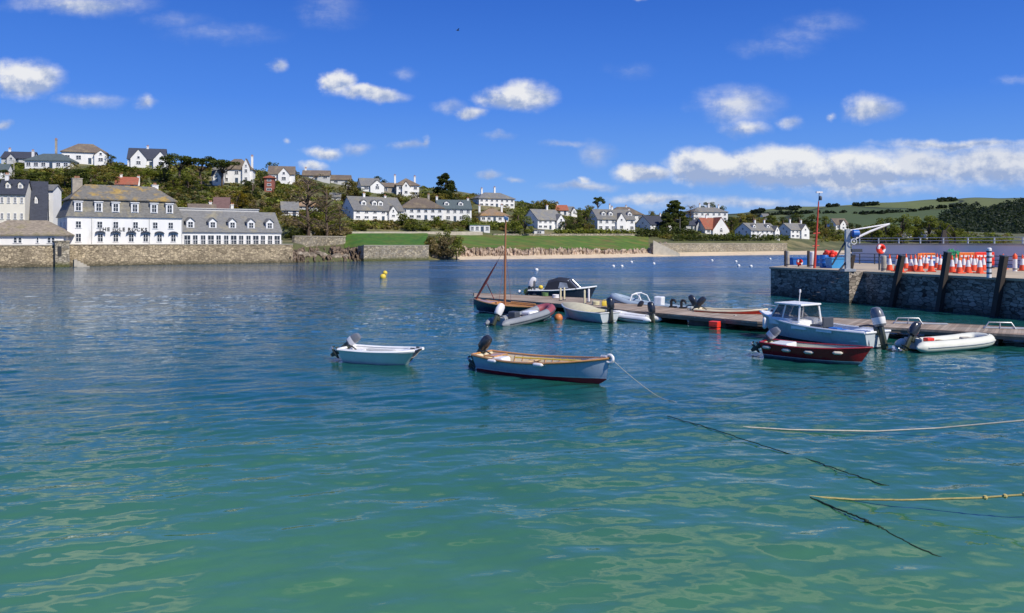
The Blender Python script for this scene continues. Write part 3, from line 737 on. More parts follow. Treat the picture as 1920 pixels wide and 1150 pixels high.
for q in (188, 217, 246, 273, 299, 325):
    cm = MB(); x = hs_(q); n = 7
    vs = [(x - .95, -.02, 2.65), (x + .95, -.02, 2.65)]
    arc = [(x + 1.0 * math.cos(math.pi * k / n), 2.55 + .45 * math.sin(math.pi * k / n)) for k in range(n + 1)]
    vs = [(p, -.0, z) for p, z in arc] + [(p, -.7, z - .25) for p, z in arc]
    cm.add(vs, [(k, k + 1, k + n + 2, k + n + 1) for k in range(n)]); cm.build("awning", m_dslate, e)
for q in (172, 280, 341):
    dp = MB(); dp.tube([(hs_(q), -.08, -.5), (hs_(q), -.08, He)], .07, 6); dp.build("drainpipe", m_greyw, e)
for yy in (3.2, 8.5):
    window(e, (s0, yy, 4.2), 1.1, 1.5, R(-90)); window(e, (s0, yy, 1.5), 1.1, 1.5, R(-90))
# lettering
tcu = bpy.data.curves.new("lettering", 'FONT'); tcu.body = "THE IDLE ROCKS"; tcu.size = 1.05; tcu.extrude = .04; tcu.align_x = 'CENTER'; tcu.space_character = 1.22; tcu.offset = .022
to = bpy.data.objects.new("tmp_text", tcu); col.objects.link(to); bpy.context.view_layer.update()
tme = bpy.data.meshes.new_from_object(to.evaluated_get(bpy.context.evaluated_depsgraph_get())); bpy.data.objects.remove(to)
m_letter = mat("black_lettering", (.025, .024, .022), .5, .1, 1)
tme.materials.clear(); tme.materials.append(m_letter)
link_mesh("lettering", tme, e, (hs_(231), -.06, 2.98), (R(90), 0, 0))
# glazed dining wing with dormers
s2, s3 = s1 + .02, hs_(528); W2 = s3 - s2
a = MB(); a.prism([(s2, .3), (s3, .3), (s3, 9), (s2, 9)], -1, 3.1); a.box(((s2 + s3) / 2, .22, 2.86), (W2, .2, .5))
a.build("wing_wall", m_white, e)
a = MB(); gable_roof(a, s2 + .3, s3, .3, 9.2, 3.15, 7.6, .35, .2); wr = a.build("wing_roof", m_slate, e)
a = MB(); a.box(((s2 + s3) / 2 - 1, 11.5, 4.5), (W2 - 3, 5, 8)); a.box(((s2 + s3) / 2 - 1, 11.5, 8.58), (W2 - 2.6, 5.4, .2)); a.build("rear_block", m_greyw, e)
for q in (359, 401, 438, 473, 508):
    x = hs_(q); dm = MB(); dm.box((x, 1.55, 4.55), (1.7, 1.5, 1.7)); dm.add([(x - .85, .8, 5.4), (x + .85, .8, 5.4), (x, .8, 6.1)], [(0, 1, 2)])
    d = dm.build("dormer", m_frame, e); rr = MB(); gable_roof(rr, .7, 4.4, x - .85, x + .85, 5.4, 6.15, .25, .12, 0, 'y'); rr.build("dormer_roof", m_slate, d)
    window(d, (x, .8, 4.55), 1.2, 1.35)
for k in range(13):
    x = s2 + 1.2 + (W2 - 2.2) * k / 12
    window(e, (x, .3, 1.15), 1.25 if k % 3 else 1.5, 2.25, 0, 2)
a = MB()
for k in range(14): a.box((s2 + .4 + (W2 - .8) * k / 13, -1.15, .55), (.09, .09, 1.1))
a.box(((s2 + s3) / 2, -1.15, 1.0), (W2 - .6, .05, .06)); a.box(((s2 + s3) / 2, -1.15, .5), (W2 - .6, .03, .04)); a.build("terrace_rail", m_greyw, e)

# low building with a mossy stone-slate roof on the left wall
g = Vector(((52 - 960) / FPX * 157, 157 + 3, 4.2))
e = empty("waterside_building", g, R(20), "long low white building with a mossy stone roof on the left sea wall", "building")
a = MB(); a.prism([(-9, -2.5), (5.1, -2.5), (5.1, 5.5), (-9, 5.5)], -1, 2.0); a.build("wall", m_white, e)
a = MB(); hip_roof(a, 15.0, 8, 2.0, 4.9, .55, .2, 7, -1.9, 1.5); a.build("roof", roof_mat("mossy_stone_slate", (.27, .225, .17), (.24, .21, .10), (.5, .65), var=.5), e)
for x in (-6.2, -3.2, -2.4, .6, 2.6, 3.3): window(e, (x, -2.5, 1.1), .7 if x != .6 else .5, 1.2, 0, 1)

# ------------------------------------------------------------------ houses on the hill
G = ground
house("white gable end peeping in at the left edge of the picture", 2, 334, 20, 319, 308, 10, 7, 'gable', rm=m_green, door=False)
house("dark roofed hilltop house with white chimney at the far left skyline", 27, 304, 62, 294, 281, 15, 8, 'gable', m_greyw, m_dslate, chim=((-18, 276), (16, 283)), gables=((-8, 14, 295, 287),))
house("long low house with blue-grey hipped roof above the dark pines", 86, 316, 84, 302, 287, 8, 8, 'hip', m_white, m_green, chim=((-34, 282),), wins=(6, 1))
house("large brown hip-roofed house on the left hilltop with a tall thin chimney", 150, 307, 88, 286, 268, 22, 9, 'hip', m_white, m_bslate, chim=((-46, 262), ), gables=((26, 20, 290, 281),), chm=m_stonech)
house("white hilltop house with twin front gables and dark slate roof", 268, 314, 76, 298, 277, 18, 9, 'gable', m_white, m_dslate, gables=((-12, 26, 298, 281), (24, 24, 299, 284)), chim=((0, 273),))
house("tall cream house with red-topped roof behind the low mossy-roofed building", 18, 452, 62, 362, 337, 15, 9, 'gable', m_cream, m_dslate, dorm=(-8, 12), wins=(4, 3), chim=((-14, 328),), door=False, g=at(18, 452, 176))
house("white house under a big dark slate roof between the cream house and the hotel", 66, 452, 46, 402, 341, 26, 9, 'gable', m_white, m_dslate, wins=(3, 2), door=False, g=at(66, 452, 180), sidewin=0, dorm=(-4,))
house("narrow white house end beside the big dark slate roof", 86, 452, 20, 356, 347, 5, 6, 'gable', m_white, m_slate, wins=(1, 3), door=False, g=at(86, 452, 186))
house("small red-roofed house just above the hotel roof", 232, 356, 50, 345, 332, 20, 7, 'gable', m_white, m_red, chim=((-10, 327), (18, 330)))
house("white house with brown roof and a red-capped tower among umbrella pines", 440, 344, 66, 318, 297, 12, 8, 'hip', m_white, m_bslate, gables=((17, 13, 313, 298),), chim=((25, 291),))
house("small white gabled house half hidden by umbrella pines", 406, 347, 26, 331, 314, 10, 7, 'gable', m_white, m_slate, gables=((0, 14, 333, 320),))
house("grey-roofed house with a white gable beside the red brick tower", 524, 343, 56, 326, 311, 14, 8, 'gable', m_white, m_bslate, gables=((4, 20, 327, 315),))
house("narrow red brick tower house on the slope above the glazed wing", 503, 360, 13, 334, 329, 10, 4, 'hip', m_brick, m_red, wins=(1, 3), door=False, sidewin=0)
house("small white cottage with grey roof left of the big bare cedar", 540, 405, 44, 393, 379, 20, 7, 'gable', m_white, m_slate)
house("brown-roofed bungalow behind the big bare cedar", 572, 394, 56, 387, 376, 12, 7, 'hip', m_greyw, m_orange, door=False)
house("grey-brown roofed skyline house left of the round hedge tree", 590, 337, 56, 329, 319, 10, 8, 'gable', m_greyw, m_bslate, chim=((-20, 315),))
house("low skyline bungalow with a brown roof right of the grey-brown roofed one", 636, 346, 46, 337, 328, 16, 7, 'gable', m_greyw, m_bslate)
house("white gabled house left of the round-topped tree on the ridge", 690, 359, 50, 348, 334, 24, 8, 'gable', m_white, m_slate, gables=((10, 24, 349, 338),))
house("stone house front below the round-topped tree on the ridge", 728, 362, 34, 350, 343, 12, 7, 'gable', m_stonech, m_bslate)
house("white ridge house with two tall white chimneys and grey hipped roof", 760, 368, 54, 348, 334, 18, 9, 'hip', m_white, m_bslate, chim=((-20, 329), (16, 330)), gables=((-4, 14, 350, 341),))
house("large white house with grey roof, long gable side and two chimneys above the lawn", 697, 413, 118, 394, 369, 36, 10, 'gable', m_white, m_slate, gables=((22, 14, 397, 386),), dorm=(-22, -4, 6), chim=((-14, 363), (22, 366)), wins=(6, 2))
house("tiny white outbuilding with a pale roof on the slope left of the large white house", 627, 374, 24, 369, 362, 10, 5, 'gable', m_white, m_slate, door=False)
house("broad hip-roofed house with brown roof right of the large white house", 786, 412, 92, 391, 371, 16, 10, 'hip', m_white, m_bslate, chim=((16, 364),), wins=(6, 2), chm=m_stonech)
house("white house with slate roof, bay windows and a chimney at each end", 849, 415, 72, 391, 375, 14, 8, 'gable', m_white, m_green, dorm=(-14, 12), chim=((-30, 369), (28, 372)), wins=(5, 2))
house("long white villa with rooftop terrace and tall chimneys on the ridge", 925, 388, 84, 373, 361, 26, 9, 'hip', m_white, m_slate, chim=((-20, 354), (4, 351)), wins=(7, 2))
house("bungalow with an orange-grey roof between two stout white chimneys", 922, 416, 66, 405, 391, 18, 9, 'hip', m_white, m_orange, chim=((-22, 386), (20, 384)), wins=(5, 1))
house("white house with shaded gable and one very tall white chimney", 1022, 430, 76, 412, 393, 36, 9, 'gable', m_white, m_slate, gables=((18, 16, 414, 402),), chim=((8, 385), (26, 396)), wins=(5, 2))
house("flat-topped white garage block with grassy roof at the top of the bank", 898, 436, 42, 422, 419, 8, 6, 'flat', m_white, m_lawn2, wins=(4, 1), name='garage', cat='garage')
house("small white flat-roofed hut at the top of the grass bank", 1010, 440, 22, 432, 430, 8, 4, 'flat', m_white, m_slate, wins=(1, 1), door=False, name='beach_hut', cat='hut')
house("house with orange tiled roof behind the dome-shaped tree", 1052, 403, 30, 394, 385, 12, 7, 'gable', m_white, m_red, chim=((-6, 380),))
house("little white gable right of the orange tiled roof", 1070, 405, 22, 396, 388, 20, 6, 'gable', m_white, m_slate, door=False, gables=((3, 11, 398, 390),))
house("wide brown-roofed house behind the twin-gabled white house", 1172, 414, 72, 403, 388, 12, 10, 'hip', m_white, m_bslate, chim=((-26, 384), (6, 386)))
house("long white house with steep gables on the low rise left of the blue-roofed house", 1150, 433, 90, 411, 393, 22, 9, 'gable', m_white, m_slate, gables=((8, 18, 414, 400),), dorm=(-22, -8, 30), chim=((2, 388), (36, 392)), wins=(6, 2))
house("house with dark blue slate roof and shaded gable beside the tall pine", 1232, 434, 70, 421, 405, 36, 9, 'gable', m_white, m_dslate, gables=((12, 12, 420, 411),), chim=((14, 401),), wins=(5, 2))
house("white house with many chimneys standing high behind the red-roofed gable", 1330, 415, 76, 398, 389, 14, 9, 'hip', m_white, m_slate, chim=((-14, 383), (4, 382), (24, 385)), wins=(6, 2))
house("white A-frame gabled house with a red roof and brown boards", 1336, 439, 56, 429, 409, 22, 9, 'gable', m_white, m_red, gables=((10, 34, 431, 408),), chim=((-6, 404),))
house("dark low house with small white bay left of the red-roofed gable", 1294, 432, 52, 422, 412, 16, 8, 'gable', m_greyw, m_dslate, gables=((12, 10, 424, 416),))
house("white house with two chimneys and pointed dormer gables behind the beach", 1427, 447, 84, 432, 419, 32, 9, 'gable', m_white, m_slate, dorm=(-18, 14), gables=((26, 11, 433, 424),), chim=((-4, 413), (18, 413)), wins=(6, 2))
house("stone-grey gabled house with two white chimneys near the end of the quay", 1494, 447, 58, 431, 419, 28, 9, 'gable', m_white, m_slate, gables=((10, 18, 432, 421),), chim=((-6, 412), (20, 413)), wins=(4, 2))
house("pale gabled house among trees right of the red signal mast", 1577, 432, 36, 421, 410, 18, 8, 'gable', m_white, m_bslate, gables=((0, 14, 422, 413),))
house("small white cottage on the wooded rise behind the chimneyed white house", 1436, 404, 16, 398, 393, 10, 6, 'gable', m_white, m_slate, door=False)
house("plum-roofed house rising behind the glazed wing of the hotel", 412, 402, 38, 389, 371, 14, 7, 'gable', m_white, m_purple, chim=((18, 384),), g=at(412, 402, 216))
house("low grey flat-roofed block behind the glazed wing of the hotel", 450, 404, 70, 394, 390, 20, 8, 'flat', m_greyw, m_green, door=False, g=at(450, 404, 214))
house("brown-roofed house between the hotel mansard and the plum roof", 372, 402, 64, 393, 383, 24, 7, 'gable', m_greyw, m_bslate, door=False, chim=((14, 379),), g=at(372, 402, 208))
house("small white house seen over the right end of the quay parapet", 1746, 450, 30, 441, 434, 12, 7, 'gable', m_white, m_slate)
house("white cottage in the trees just left of the timber derrick", 1700, 448, 22, 441, 435, 12, 6, 'gable', m_white, m_slate)
# ------------------------------------------------------------------ trees and scrub
m_bark = mat("bark", (.12, .085, .06), .95, .3, 2.5)
L_dark = leaf_mat("pine_leaf", (.034, .050, .016), (.150, .175, .040))
L_mid = leaf_mat("broad_leaf", (.070, .092, .018), (.28, .295, .050))
L_olive = leaf_mat("olive_leaf", (.088, .082, .022), (.40, .33, .075))
L_gold = leaf_mat("gorse_flower", (.06, .055, .010), (.42, .30, .02))
L_brown = leaf_mat("dry_leaf", (.105, .082, .042), (.42, .32, .16))
L_light = leaf_mat("light_leaf", (.08, .105, .02), (.34, .36, .06))

def leaf_quads(C, size, seed, flat=0.0):
    r = np.random.default_rng(seed); n = len(C)
    a = r.normal(size=(n, 3)); a[:, 2] *= (1 - flat); a /= np.linalg.norm(a, axis=1)[:, None]
    b = r.normal(size=(n, 3)); b[:, 2] *= (1 - flat); b -= a * np.sum(a * b, 1)[:, None]; b /= np.linalg.norm(b, axis=1)[:, None]
    s = (size * r.uniform(.6, 1.4, n))[:, None]; e = r.uniform(.45, .9, n)[:, None]
    V = np.stack([C - a * s, C + b * s * e, C + a * s, C - b * s * e], 1).reshape(-1, 3)
    F = np.arange(n * 4).reshape(n, 4); return V, F
def clump_points(centres, radii, per, seed, sq=(1, 1, .75), shell=.55):
    r = np.random.default_rng(seed); out = []
    for c, rad in zip(centres, radii):
        d = r.normal(size=(per, 3)); d /= np.linalg.norm(d, axis=1)[:, None]
        q = (shell + (1 - shell) * r.random((per, 1))) ** .6
        out.append(np.array(c) + d * q * rad * np.array(sq))
    return np.concatenate(out)
def tree_proto(kind, seed):
    """unit tree: crown about 1 wide and 1 tall (height incl. trunk); returns trunk mesh, crown points, leaf size"""
    r = random.Random(seed); tb = MB(); cs, rs = [], []; sq = (1, 1, .8); per = 130; ls = .022
    if kind == 'round':
        tb.tube([(0, 0, -.25), (0.01, 0, .15), (.02, .01, .4), (0, 0, .7)], [.05, .04, .03, .012], 7)
        for k in range(22):
            th = r.uniform(0, 6.28); z = r.uniform(.14, .98); m = .40 * math.sqrt(max(0.05, 1 - ((z - .50) / .54) ** 2)); q = m * r.uniform(.45, .95)
            cs.append((q * math.cos(th), q * math.sin(th), z - .10)); rs.append(r.uniform(.09, .17))
            if k % 3 == 0: tb.tube([(0, 0, .3), (q * .5 * math.cos(th), q * .5 * math.sin(th), z * .75), cs[-1]], [.025, .016, .005], 5)
    elif kind == 'umbrella':
        tb.tube([(0, 0, -.2), (.02, 0, .2), (-.02, .01, .45), (.02, 0, .62)], [.035, .03, .024, .016], 7)
        sq = (1, 1, .5); per = 150
        for k in range(20):
            th = r.uniform(0, 6.28); q = .42 * math.sqrt(r.random()); z = .80 + r.uniform(-.10, .09) + .10 * (1 - (q / .42) ** 2)
            cs.append((q * math.cos(th), q * math.sin(th), z)); rs.append(r.uniform(.09, .15))
            if k % 2 == 0: tb.tube([(0, 0, .5), (q * .6 * math.cos(th), q * .6 * math.sin(th), .68), cs[-1]], [.016, .012, .005], 5)
    elif kind == 'conifer':
        tb.tube([(0, 0, -.2), (.01, 0, .3), (0, .01, .7), (0, 0, .97)], [.04, .032, .02, .006], 7)
        sq = (1.2, 1.2, .55); per = 170; ls = .028
        for k in range(46):
            z = .10 + .86 * (k + r.random()) / 46; th = r.uniform(0, 6.28); m = .46 * (1 - ((z - .30) / .72) ** 2 if z > .3 else .8 + z * .66) ; q = max(.03, m) * r.uniform(.5, 1.0)
            cs.append((q * math.cos(th), q * math.sin(th), z)); rs.append(r.uniform(.10, .16) * (1.15 - .5 * z))
            if k % 2 == 0: tb.tube([(0, 0, z - .05), cs[-1]], [.014, .004], 5)
    elif kind == 'plume':
        tb.tube([(0, 0, -.2), (.0, 0, .3), (.03, 0, .6)], [.05, .035, .015], 6)
        sq = (1.5, .9, .55); per = 130
        for k in range(18):
            th = r.uniform(0, 6.28); z = r.uniform(.12, .92); q = .42 * math.sqrt(max(.06, 1 - ((z - .4) / .58) ** 2)) * r.uniform(.4, 1)
            cs.append((q * math.cos(th), q * math.sin(th), z)); rs.append(r.uniform(.08, .15))
    elif kind == 'bare':
        tb.tube([(0, 0, -.2), (.015, 0, .2), (-.01, .01, .5), (.01, 0, .75), (.0, 0, .97)], [.034, .028, .022, .013, .004], 8)
        per = 26; ls = .013; sq = (1.4, 1.4, .4)
        for k in range(40):
            z = r.uniform(.2, .95); th = r.uniform(0, 6.28); q = (.50 - .34 * z) * r.uniform(.55, 1.15); zz = z + r.uniform(-.05, .09)
            e_ = Vector((q * math.cos(th), q * math.sin(th), zz)); mid = Vector((e_.x * .5, e_.y * .5, z + .02))
            tb.tube([(0, 0, z - .06), mid, e_], [.011, .007, .003], 5)
            for j in range(3):
                t_ = mid.lerp(e_, r.random()); tb.tube([t_, t_ + Vector((r.uniform(-.09, .09), r.uniform(-.09, .09), r.uniform(-.02, .08)))], [.004, .0015], 4)
            cs.append(tuple(e_)); rs.append(r.uniform(.05, .10))
    elif kind == 'shrub':
        per = 110; ls = .035
        tb.tube([(0, 0, -.3), (.02, 0, .2), (0, .03, .5)], [.04, .03, .01], 5)
        for k in range(14):
            th = r.uniform(0, 6.28); z = r.uniform(.05, .8); q = .40 * math.sqrt(max(.05, 1 - (z / .95) ** 2)) * r.uniform(.3, 1)
            cs.append((q * math.cos(th), q * math.sin(th), z)); rs.append(r.uniform(.13, .22))
    elif kind == 'palm':
        tb.tube([(0, 0, -.2), (.01, 0, .35), (0, 0, .68)], [.03, .024, .02], 6); per = 60; sq = (1, 1, .6); ls = .03
        for k in range(9):
            th = k * .7 + r.uniform(-.2, .2); cs.append((.24 * math.cos(th), .24 * math.sin(th), .74 + .12 * math.sin(k * 2.1))); rs.append(.13)
        cs.append((0, 0, .84)); rs.append(.16)
    P = clump_points(cs, rs, per, seed, sq, .5)
    V, F = leaf_quads(P, ls, seed + 1, .55)
    return tb.mesh("trunk", m_bark, 'all'), V, F
PROTO = {}
def tree_meshes(kind, var, leaf):
    key = (kind, var)
    if key not in PROTO: PROTO[key] = tree_proto(kind, hash_seed(kind) + var * 17)
    tm, V, F = PROTO[key]
    k2 = (kind, var, leaf.name)
    if k2 not in PROTO: PROTO[k2] = quads_mesh("crown", V, F, leaf)
    return tm, PROTO[k2]
def hash_seed(s): return sum(ord(c) * (i + 3) for i, c in enumerate(s))
NT_ = [0]
def tree(px, pyb, pyt, wpx, kind, leaf, label, group=None, name='tree', Y=None, cat='tree', g=None):
    g = g or (ground(px, pyb) if Y is None else at(px, pyb, Y)); s = g.y / FPX
    NT_[0] += 1; v = NT_[0] % 3
    tm, cm = tree_meshes(kind, v, leaf)
    e = empty(name, g, random.uniform(0, 6.28), label, cat, group)
    H_ = (pyb - pyt) * s; Wd = wpx * s
    e.scale = (Wd, Wd, H_)
    link_mesh("trunk", tm, e); link_mesh("crown", cm, e)
    return e
T = tree
for q, t_, w_ in ((18, 312, 44), (46, 318, 40), (72, 322, 46), (98, 318, 44), (122, 322, 40), (146, 314, 50), (170, 310, 52), (196, 312, 46)):
    T(q, 352 + (q % 7), t_, w_ + 12, 'plume', (L_dark, L_mid, L_olive)[(q // 24) % 3], "dark feathery cypress in the row between the left hilltop houses and the hotel", "cypress row below the left hilltop", 'cypress_tree')
T(208, 312, 289, 26, 'round', L_dark, "small dark round tree between the brown hip-roofed and twin-gabled hilltop houses")
for q, b_, t_, w_ in ((222, 322, 300, 34), (246, 326, 308, 36), (276, 332, 316, 30), (300, 332, 314, 26)):
    T(q, b_, t_, w_, 'shrub', L_light, "yellow-green garden bush below the twin-gabled hilltop house", "bushes below the twin-gabled house", 'bush', cat='bush')
T(336, 350, 290, 84, 'umbrella', L_dark, "widest umbrella pine on the skyline right of the twin-gabled house", None, 'umbrella_pine')
T(376, 350, 294, 66, 'umbrella', L_dark, "umbrella pine in the middle of the three left of the red-capped tower", None, 'umbrella_pine')
T(417, 352, 300, 62, 'umbrella', L_dark, "umbrella pine standing in front of the brown roof of the red-capped tower house", None, 'umbrella_pine')
T(308, 346, 300, 34, 'round', L_dark, "dark rounded tree at the left foot of the widest umbrella pine")
for q, b_, t_, w_ in ((325, 356, 330, 40), (352, 358, 326, 46), (378, 356, 334, 36), (474, 372, 334, 44), (460, 352, 336, 26), (490, 352, 322, 30)):
    T(q, b_, t_, w_, 'round', L_mid if q < 400 else L_dark, "rounded green tree on the slope under the umbrella pines", "rounded trees under the umbrella pines")
T(445, 396, 356, 50, 'round', L_gold, "golden-yellow flowering tree above the glazed wing of the hotel")
T(424, 398, 374, 30, 'round', L_olive, "olive-brown tree at the left foot of the golden-yellow tree")
T(482, 402, 372, 40, 'round', L_brown, "brownish leafless-looking tree right of the golden-yellow tree")
T(510, 334, 302, 34, 'palm', L_dark, "spiky dark palm-like tree on the skyline above the red brick tower", None, 'cabbage_palm')
T(548, 338, 316, 36, 'round', L_olive, "olive tree on the skyline right of the spiky palm-like tree")
T(577, 452, 328, 124, 'bare', L_brown, "big half-bare cedar with spreading twiggy limbs right of the hotel wing", None, 'cedar_tree')
T(612, 450, 352, 92, 'bare', L_brown, "second twiggy half-bare cedar close behind the biggest one", None, 'cedar_tree')
T(637, 446, 384, 60, 'bare', L_olive, "smaller twiggy tree left of the large white house with the shaded gable")
for q, b_, t_, w_ in ((545, 446, 418, 34), (566, 450, 424, 40), (598, 446, 415, 44), (628, 440, 414, 40), (520, 410, 388, 30), (590, 412, 380, 40), (648, 440, 420, 28)):
    T(q, b_, t_, w_, 'shrub', (L_brown, L_olive, L_mid)[q % 3], "scrubby bush around the feet of the half-bare cedars", "bushes around the half-bare cedars", 'bush', cat='bush')
T(652, 376, 334, 52, 'round', L_olive, "big round olive hedge tree left of the white gabled ridge house")
T(709, 356, 328, 34, 'round', L_dark, "dome-topped dark tree on the ridge between two white houses")
T(835, 384, 324, 50, 'conifer', L_dark, "tall dark pine alone on the skyline left of the long white villa", None, 'pine_tree')
for q, b_, t_, w_ in ((808, 388, 364, 34), (828, 390, 360, 40), (856, 388, 360, 40), (876, 390, 364, 34)):
    T(q, b_, t_, w_, 'round', L_olive, "yellow-brown broad tree at the foot of the tall dark skyline pine", "broad trees below the tall pine")
for q, b_, t_, w_ in ((668, 374, 350, 40), (690, 378, 358, 34), (722, 382, 360, 40), (745, 384, 362, 36), (778, 384, 358, 34), (800, 386, 366, 30)):
    T(q, b_, t_, w_, 'round', (L_mid, L_olive, L_dark)[q % 3], "leafy tree in the belt between the ridge houses and the large white house", "trees between ridge and lower houses")
for q, b_, t_, w_ in ((654, 434, 408, 40), (676, 432, 410, 34), (757, 424, 398, 34), (772, 432, 404, 36), (795, 432, 410, 34), (816, 426, 404, 28), (876, 424, 396, 30), (890, 418, 392, 30), (868, 428, 412, 30), (838, 434, 416, 32), (862, 438, 420, 26)):
    T(q, b_, t_, w_, 'shrub', (L_light, L_mid, L_olive)[q % 3], "leafy garden bush in front of the row of white houses above the lawn", "garden bushes above the lawn", 'bush', cat='bush')
for q, b_, t_, w_ in ((806, 472, 440, 34), (822, 478, 432, 40), (840, 482, 430, 40), (856, 480, 440, 34), (832, 462, 420, 36)):
    T(q, b_, t_, w_, 'shrub', (L_brown, L_mid, L_olive)[q % 3], "tangled brown-green bush covering the headland between the two lawns", "bushes on the headland", 'bush', Y=226 - abs(q - 832) * .05 + (478 - b_) * .3, cat='bush')
T(984, 442, 402, 50, 'round', L_mid, "bushy bright green tree right of the bungalow with stout chimneys")
T(964, 438, 412, 34, 'round', L_light, "pale green tree behind the small dinghy mast")
T(1026, 410, 372, 58, 'round', L_olive, "dome-shaped brown-green tree on the skyline above the very tall white chimney")
T(1002, 412, 384, 36, 'round', L_dark, "dark tree at the left side of the dome-shaped tree")
T(1121, 412, 369, 30, 'umbrella', L_dark, "lone little umbrella pine with a thin bare trunk on the skyline", None, 'umbrella_pine')
for q, b_, t_, w_ in ((1060, 434, 412, 34), (1078, 432, 404, 40), (1098, 430, 398, 44), (1118, 424, 396, 40), (1092, 414, 392, 40), (1072, 438, 420, 30), (1106, 438, 418, 30)):
    T(q, b_, t_, w_, 'round', (L_mid, L_dark, L_olive)[q % 3], "green tree between the tall white chimney and the steep-gabled white house", "trees left of the steep-gabled house")
T(1265, 432, 375, 54, 'conifer', L_dark, "tall dark pine between the blue-slate house and the red-roofed gable", None, 'pine_tree')
T(1250, 436, 398, 34, 'conifer', L_dark, "shorter dark pine close on the left of the tall one by the blue-slate house", None, 'pine_tree')
T(1294, 416, 386, 46, 'bare', L_brown, "bare brown tree between the tall pine and the many-chimneyed house")
T(1328, 404, 375, 40, 'round', L_dark, "dark wind-bent tree on the skyline behind the many-chimneyed house")
T(1352, 412, 384, 26, 'round', L_mid, "small green tree right of the many-chimneyed house")
for q, b_, t_, w_ in ((1372, 436, 404, 34), (1388, 426, 398, 38), (1412, 424, 399, 40), (1440, 424, 402, 40), (1468, 426, 405, 36), (1498, 428, 398, 44), (1522, 432, 400, 40), (1548, 440, 402, 40), (1532, 446, 420, 36), (1600, 446, 416, 44), (1566, 450, 428, 40), (1612, 450, 424, 40)):
    T(q, b_, t_, w_, 'round', (L_mid, L_dark, L_olive)[q % 3], "tree in the green belt behind the houses near the end of the quay", "trees behind the beach houses")
for q, b_, t_, w_ in ((1634, 454, 418, 44), (1660, 456, 404, 56), (1690, 456, 398, 66), (1716, 454, 402, 54), (1742, 456, 400, 60), (1764, 456, 412, 50), (1790, 456, 424, 44)):
    T(q, b_, t_, w_, 'round', L_dark if q % 2 else L_mid, "big dark tree beyond the quay under the green hill", "big trees beyond the quay")
for q, b_, t_, w_ in ((1672, 456, 426, 34), (1650, 456, 430, 28)):
    T(q, b_, t_, w_, 'palm', L_light, "palm-like yellow-green tree beyond the davit crane", "palms beyond the davit crane", 'cabbage_palm')

HB = [(697,413,118),(786,412,92),(849,415,72),(925,388,84),(922,416,66),(1022,430,76),(898,436,42),(1010,440,22),(1052,403,30),(1070,405,22),(1172,414,72),(1150,433,90),(1232,434,70),(1330,415,76),(1336,439,56),(1294,432,52),(1427,447,84),(1494,447,58),(1577,432,36),(590,337,56),(636,346,46),(690,359,50),(728,362,34),(760,368,54),(540,405,44),(524,343,56),(440,344,66),(406,347,26),(503,360,13),(412,402,40),(372,402,64),(232,356,50),(268,314,76),(150,307,88),(86,316,84),(27,304,62)]
rt = random.Random(41); made = 0
while made < 64:
    q = rt.uniform(215, 1590); top_ = float(np.interp(q, [215, 300, 450, 545, 650, 800, 1000, 1150, 1300, 1450, 1590], [312, 314, 318, 330, 343, 354, 386, 405, 408, 416, 430])); bot_ = float(np.interp(q, [215, 340, 560, 900, 1190, 1480, 1590], [345, 385, 420, 428, 434, 446, 450]))
    v = rt.uniform(top_ + 3, bot_); hgt = rt.uniform(12, 22)
    if any(abs(q - hx) < hw * .5 + 9 and v > hb - 6 and v - hgt < hb + 1 for hx, hb, hw in HB): continue
    made += 1
    T(q, v, v - hgt, hgt * rt.uniform(.9, 1.5), rt.choice(['round', 'shrub', 'round', 'plume']), rt.choice([L_mid, L_olive, L_light, L_mid, L_dark]), "small rounded garden tree among the hillside houses", "garden trees among the hillside houses", 'garden_tree')

def hedge(label, pts, ht, dp, leaf, n=2200, name='hedge'):
    r = np.random.default_rng(len(label)); P = []
    for (a_, b_) in zip(pts[:-1], pts[1:]):
        a_, b_ = np.array(a_), np.array(b_); m = int(n / (len(pts) - 1)); f = r.random(m)[:, None]; base = a_ + (b_ - a_) * f
        hh = ht * (.82 + .22 * np.sin(f * 37 + 1.1) + .12 * np.sin(f * 91))
        P.append(base + np.concatenate([r.uniform(-.5, .5, (m, 1)) * dp * .4, r.uniform(-.5, .5, (m, 1)) * dp, np.sqrt(r.random((m, 1))) * hh], 1))
    P = np.concatenate(P); o0 = P.mean(0)
    V, F = leaf_quads(P - o0, .42, 3, .5)
    return tag(link_mesh(name, quads_mesh(name, V, F, leaf), None, tuple(o0)), label, 'hedge')
def hp(px, py): return tuple(ground(px, py))
hedge("long dark clipped hedge above the grey beach wall", [hp(q, 452) for q in (1262, 1320, 1380, 1440, 1478)], 2.6, 3, L_dark, 2600)
hedge("dark hedge below the blue-slate house and the steep-gabled house", [hp(q, 444) for q in (1195, 1230, 1270, 1300)], 3.2, 4, L_dark, 1800)
hedge("low green hedge behind the stone wall on the long grass bank", [hp(q, 440) for q in (1040, 1090, 1140, 1190)], 1.9, 3, L_mid, 1500)
hedge("clipped green hedge over the garage block at the top of the bank", [hp(q, 430) for q in (880, 905, 925, 950)], 2.2, 3, L_mid, 1100)
hedge("hedge at the foot of the pale wall left of the bright lawn", [hp(q, 446) for q in (556, 590, 620, 645)], 2.0, 3, L_brown, 1000)

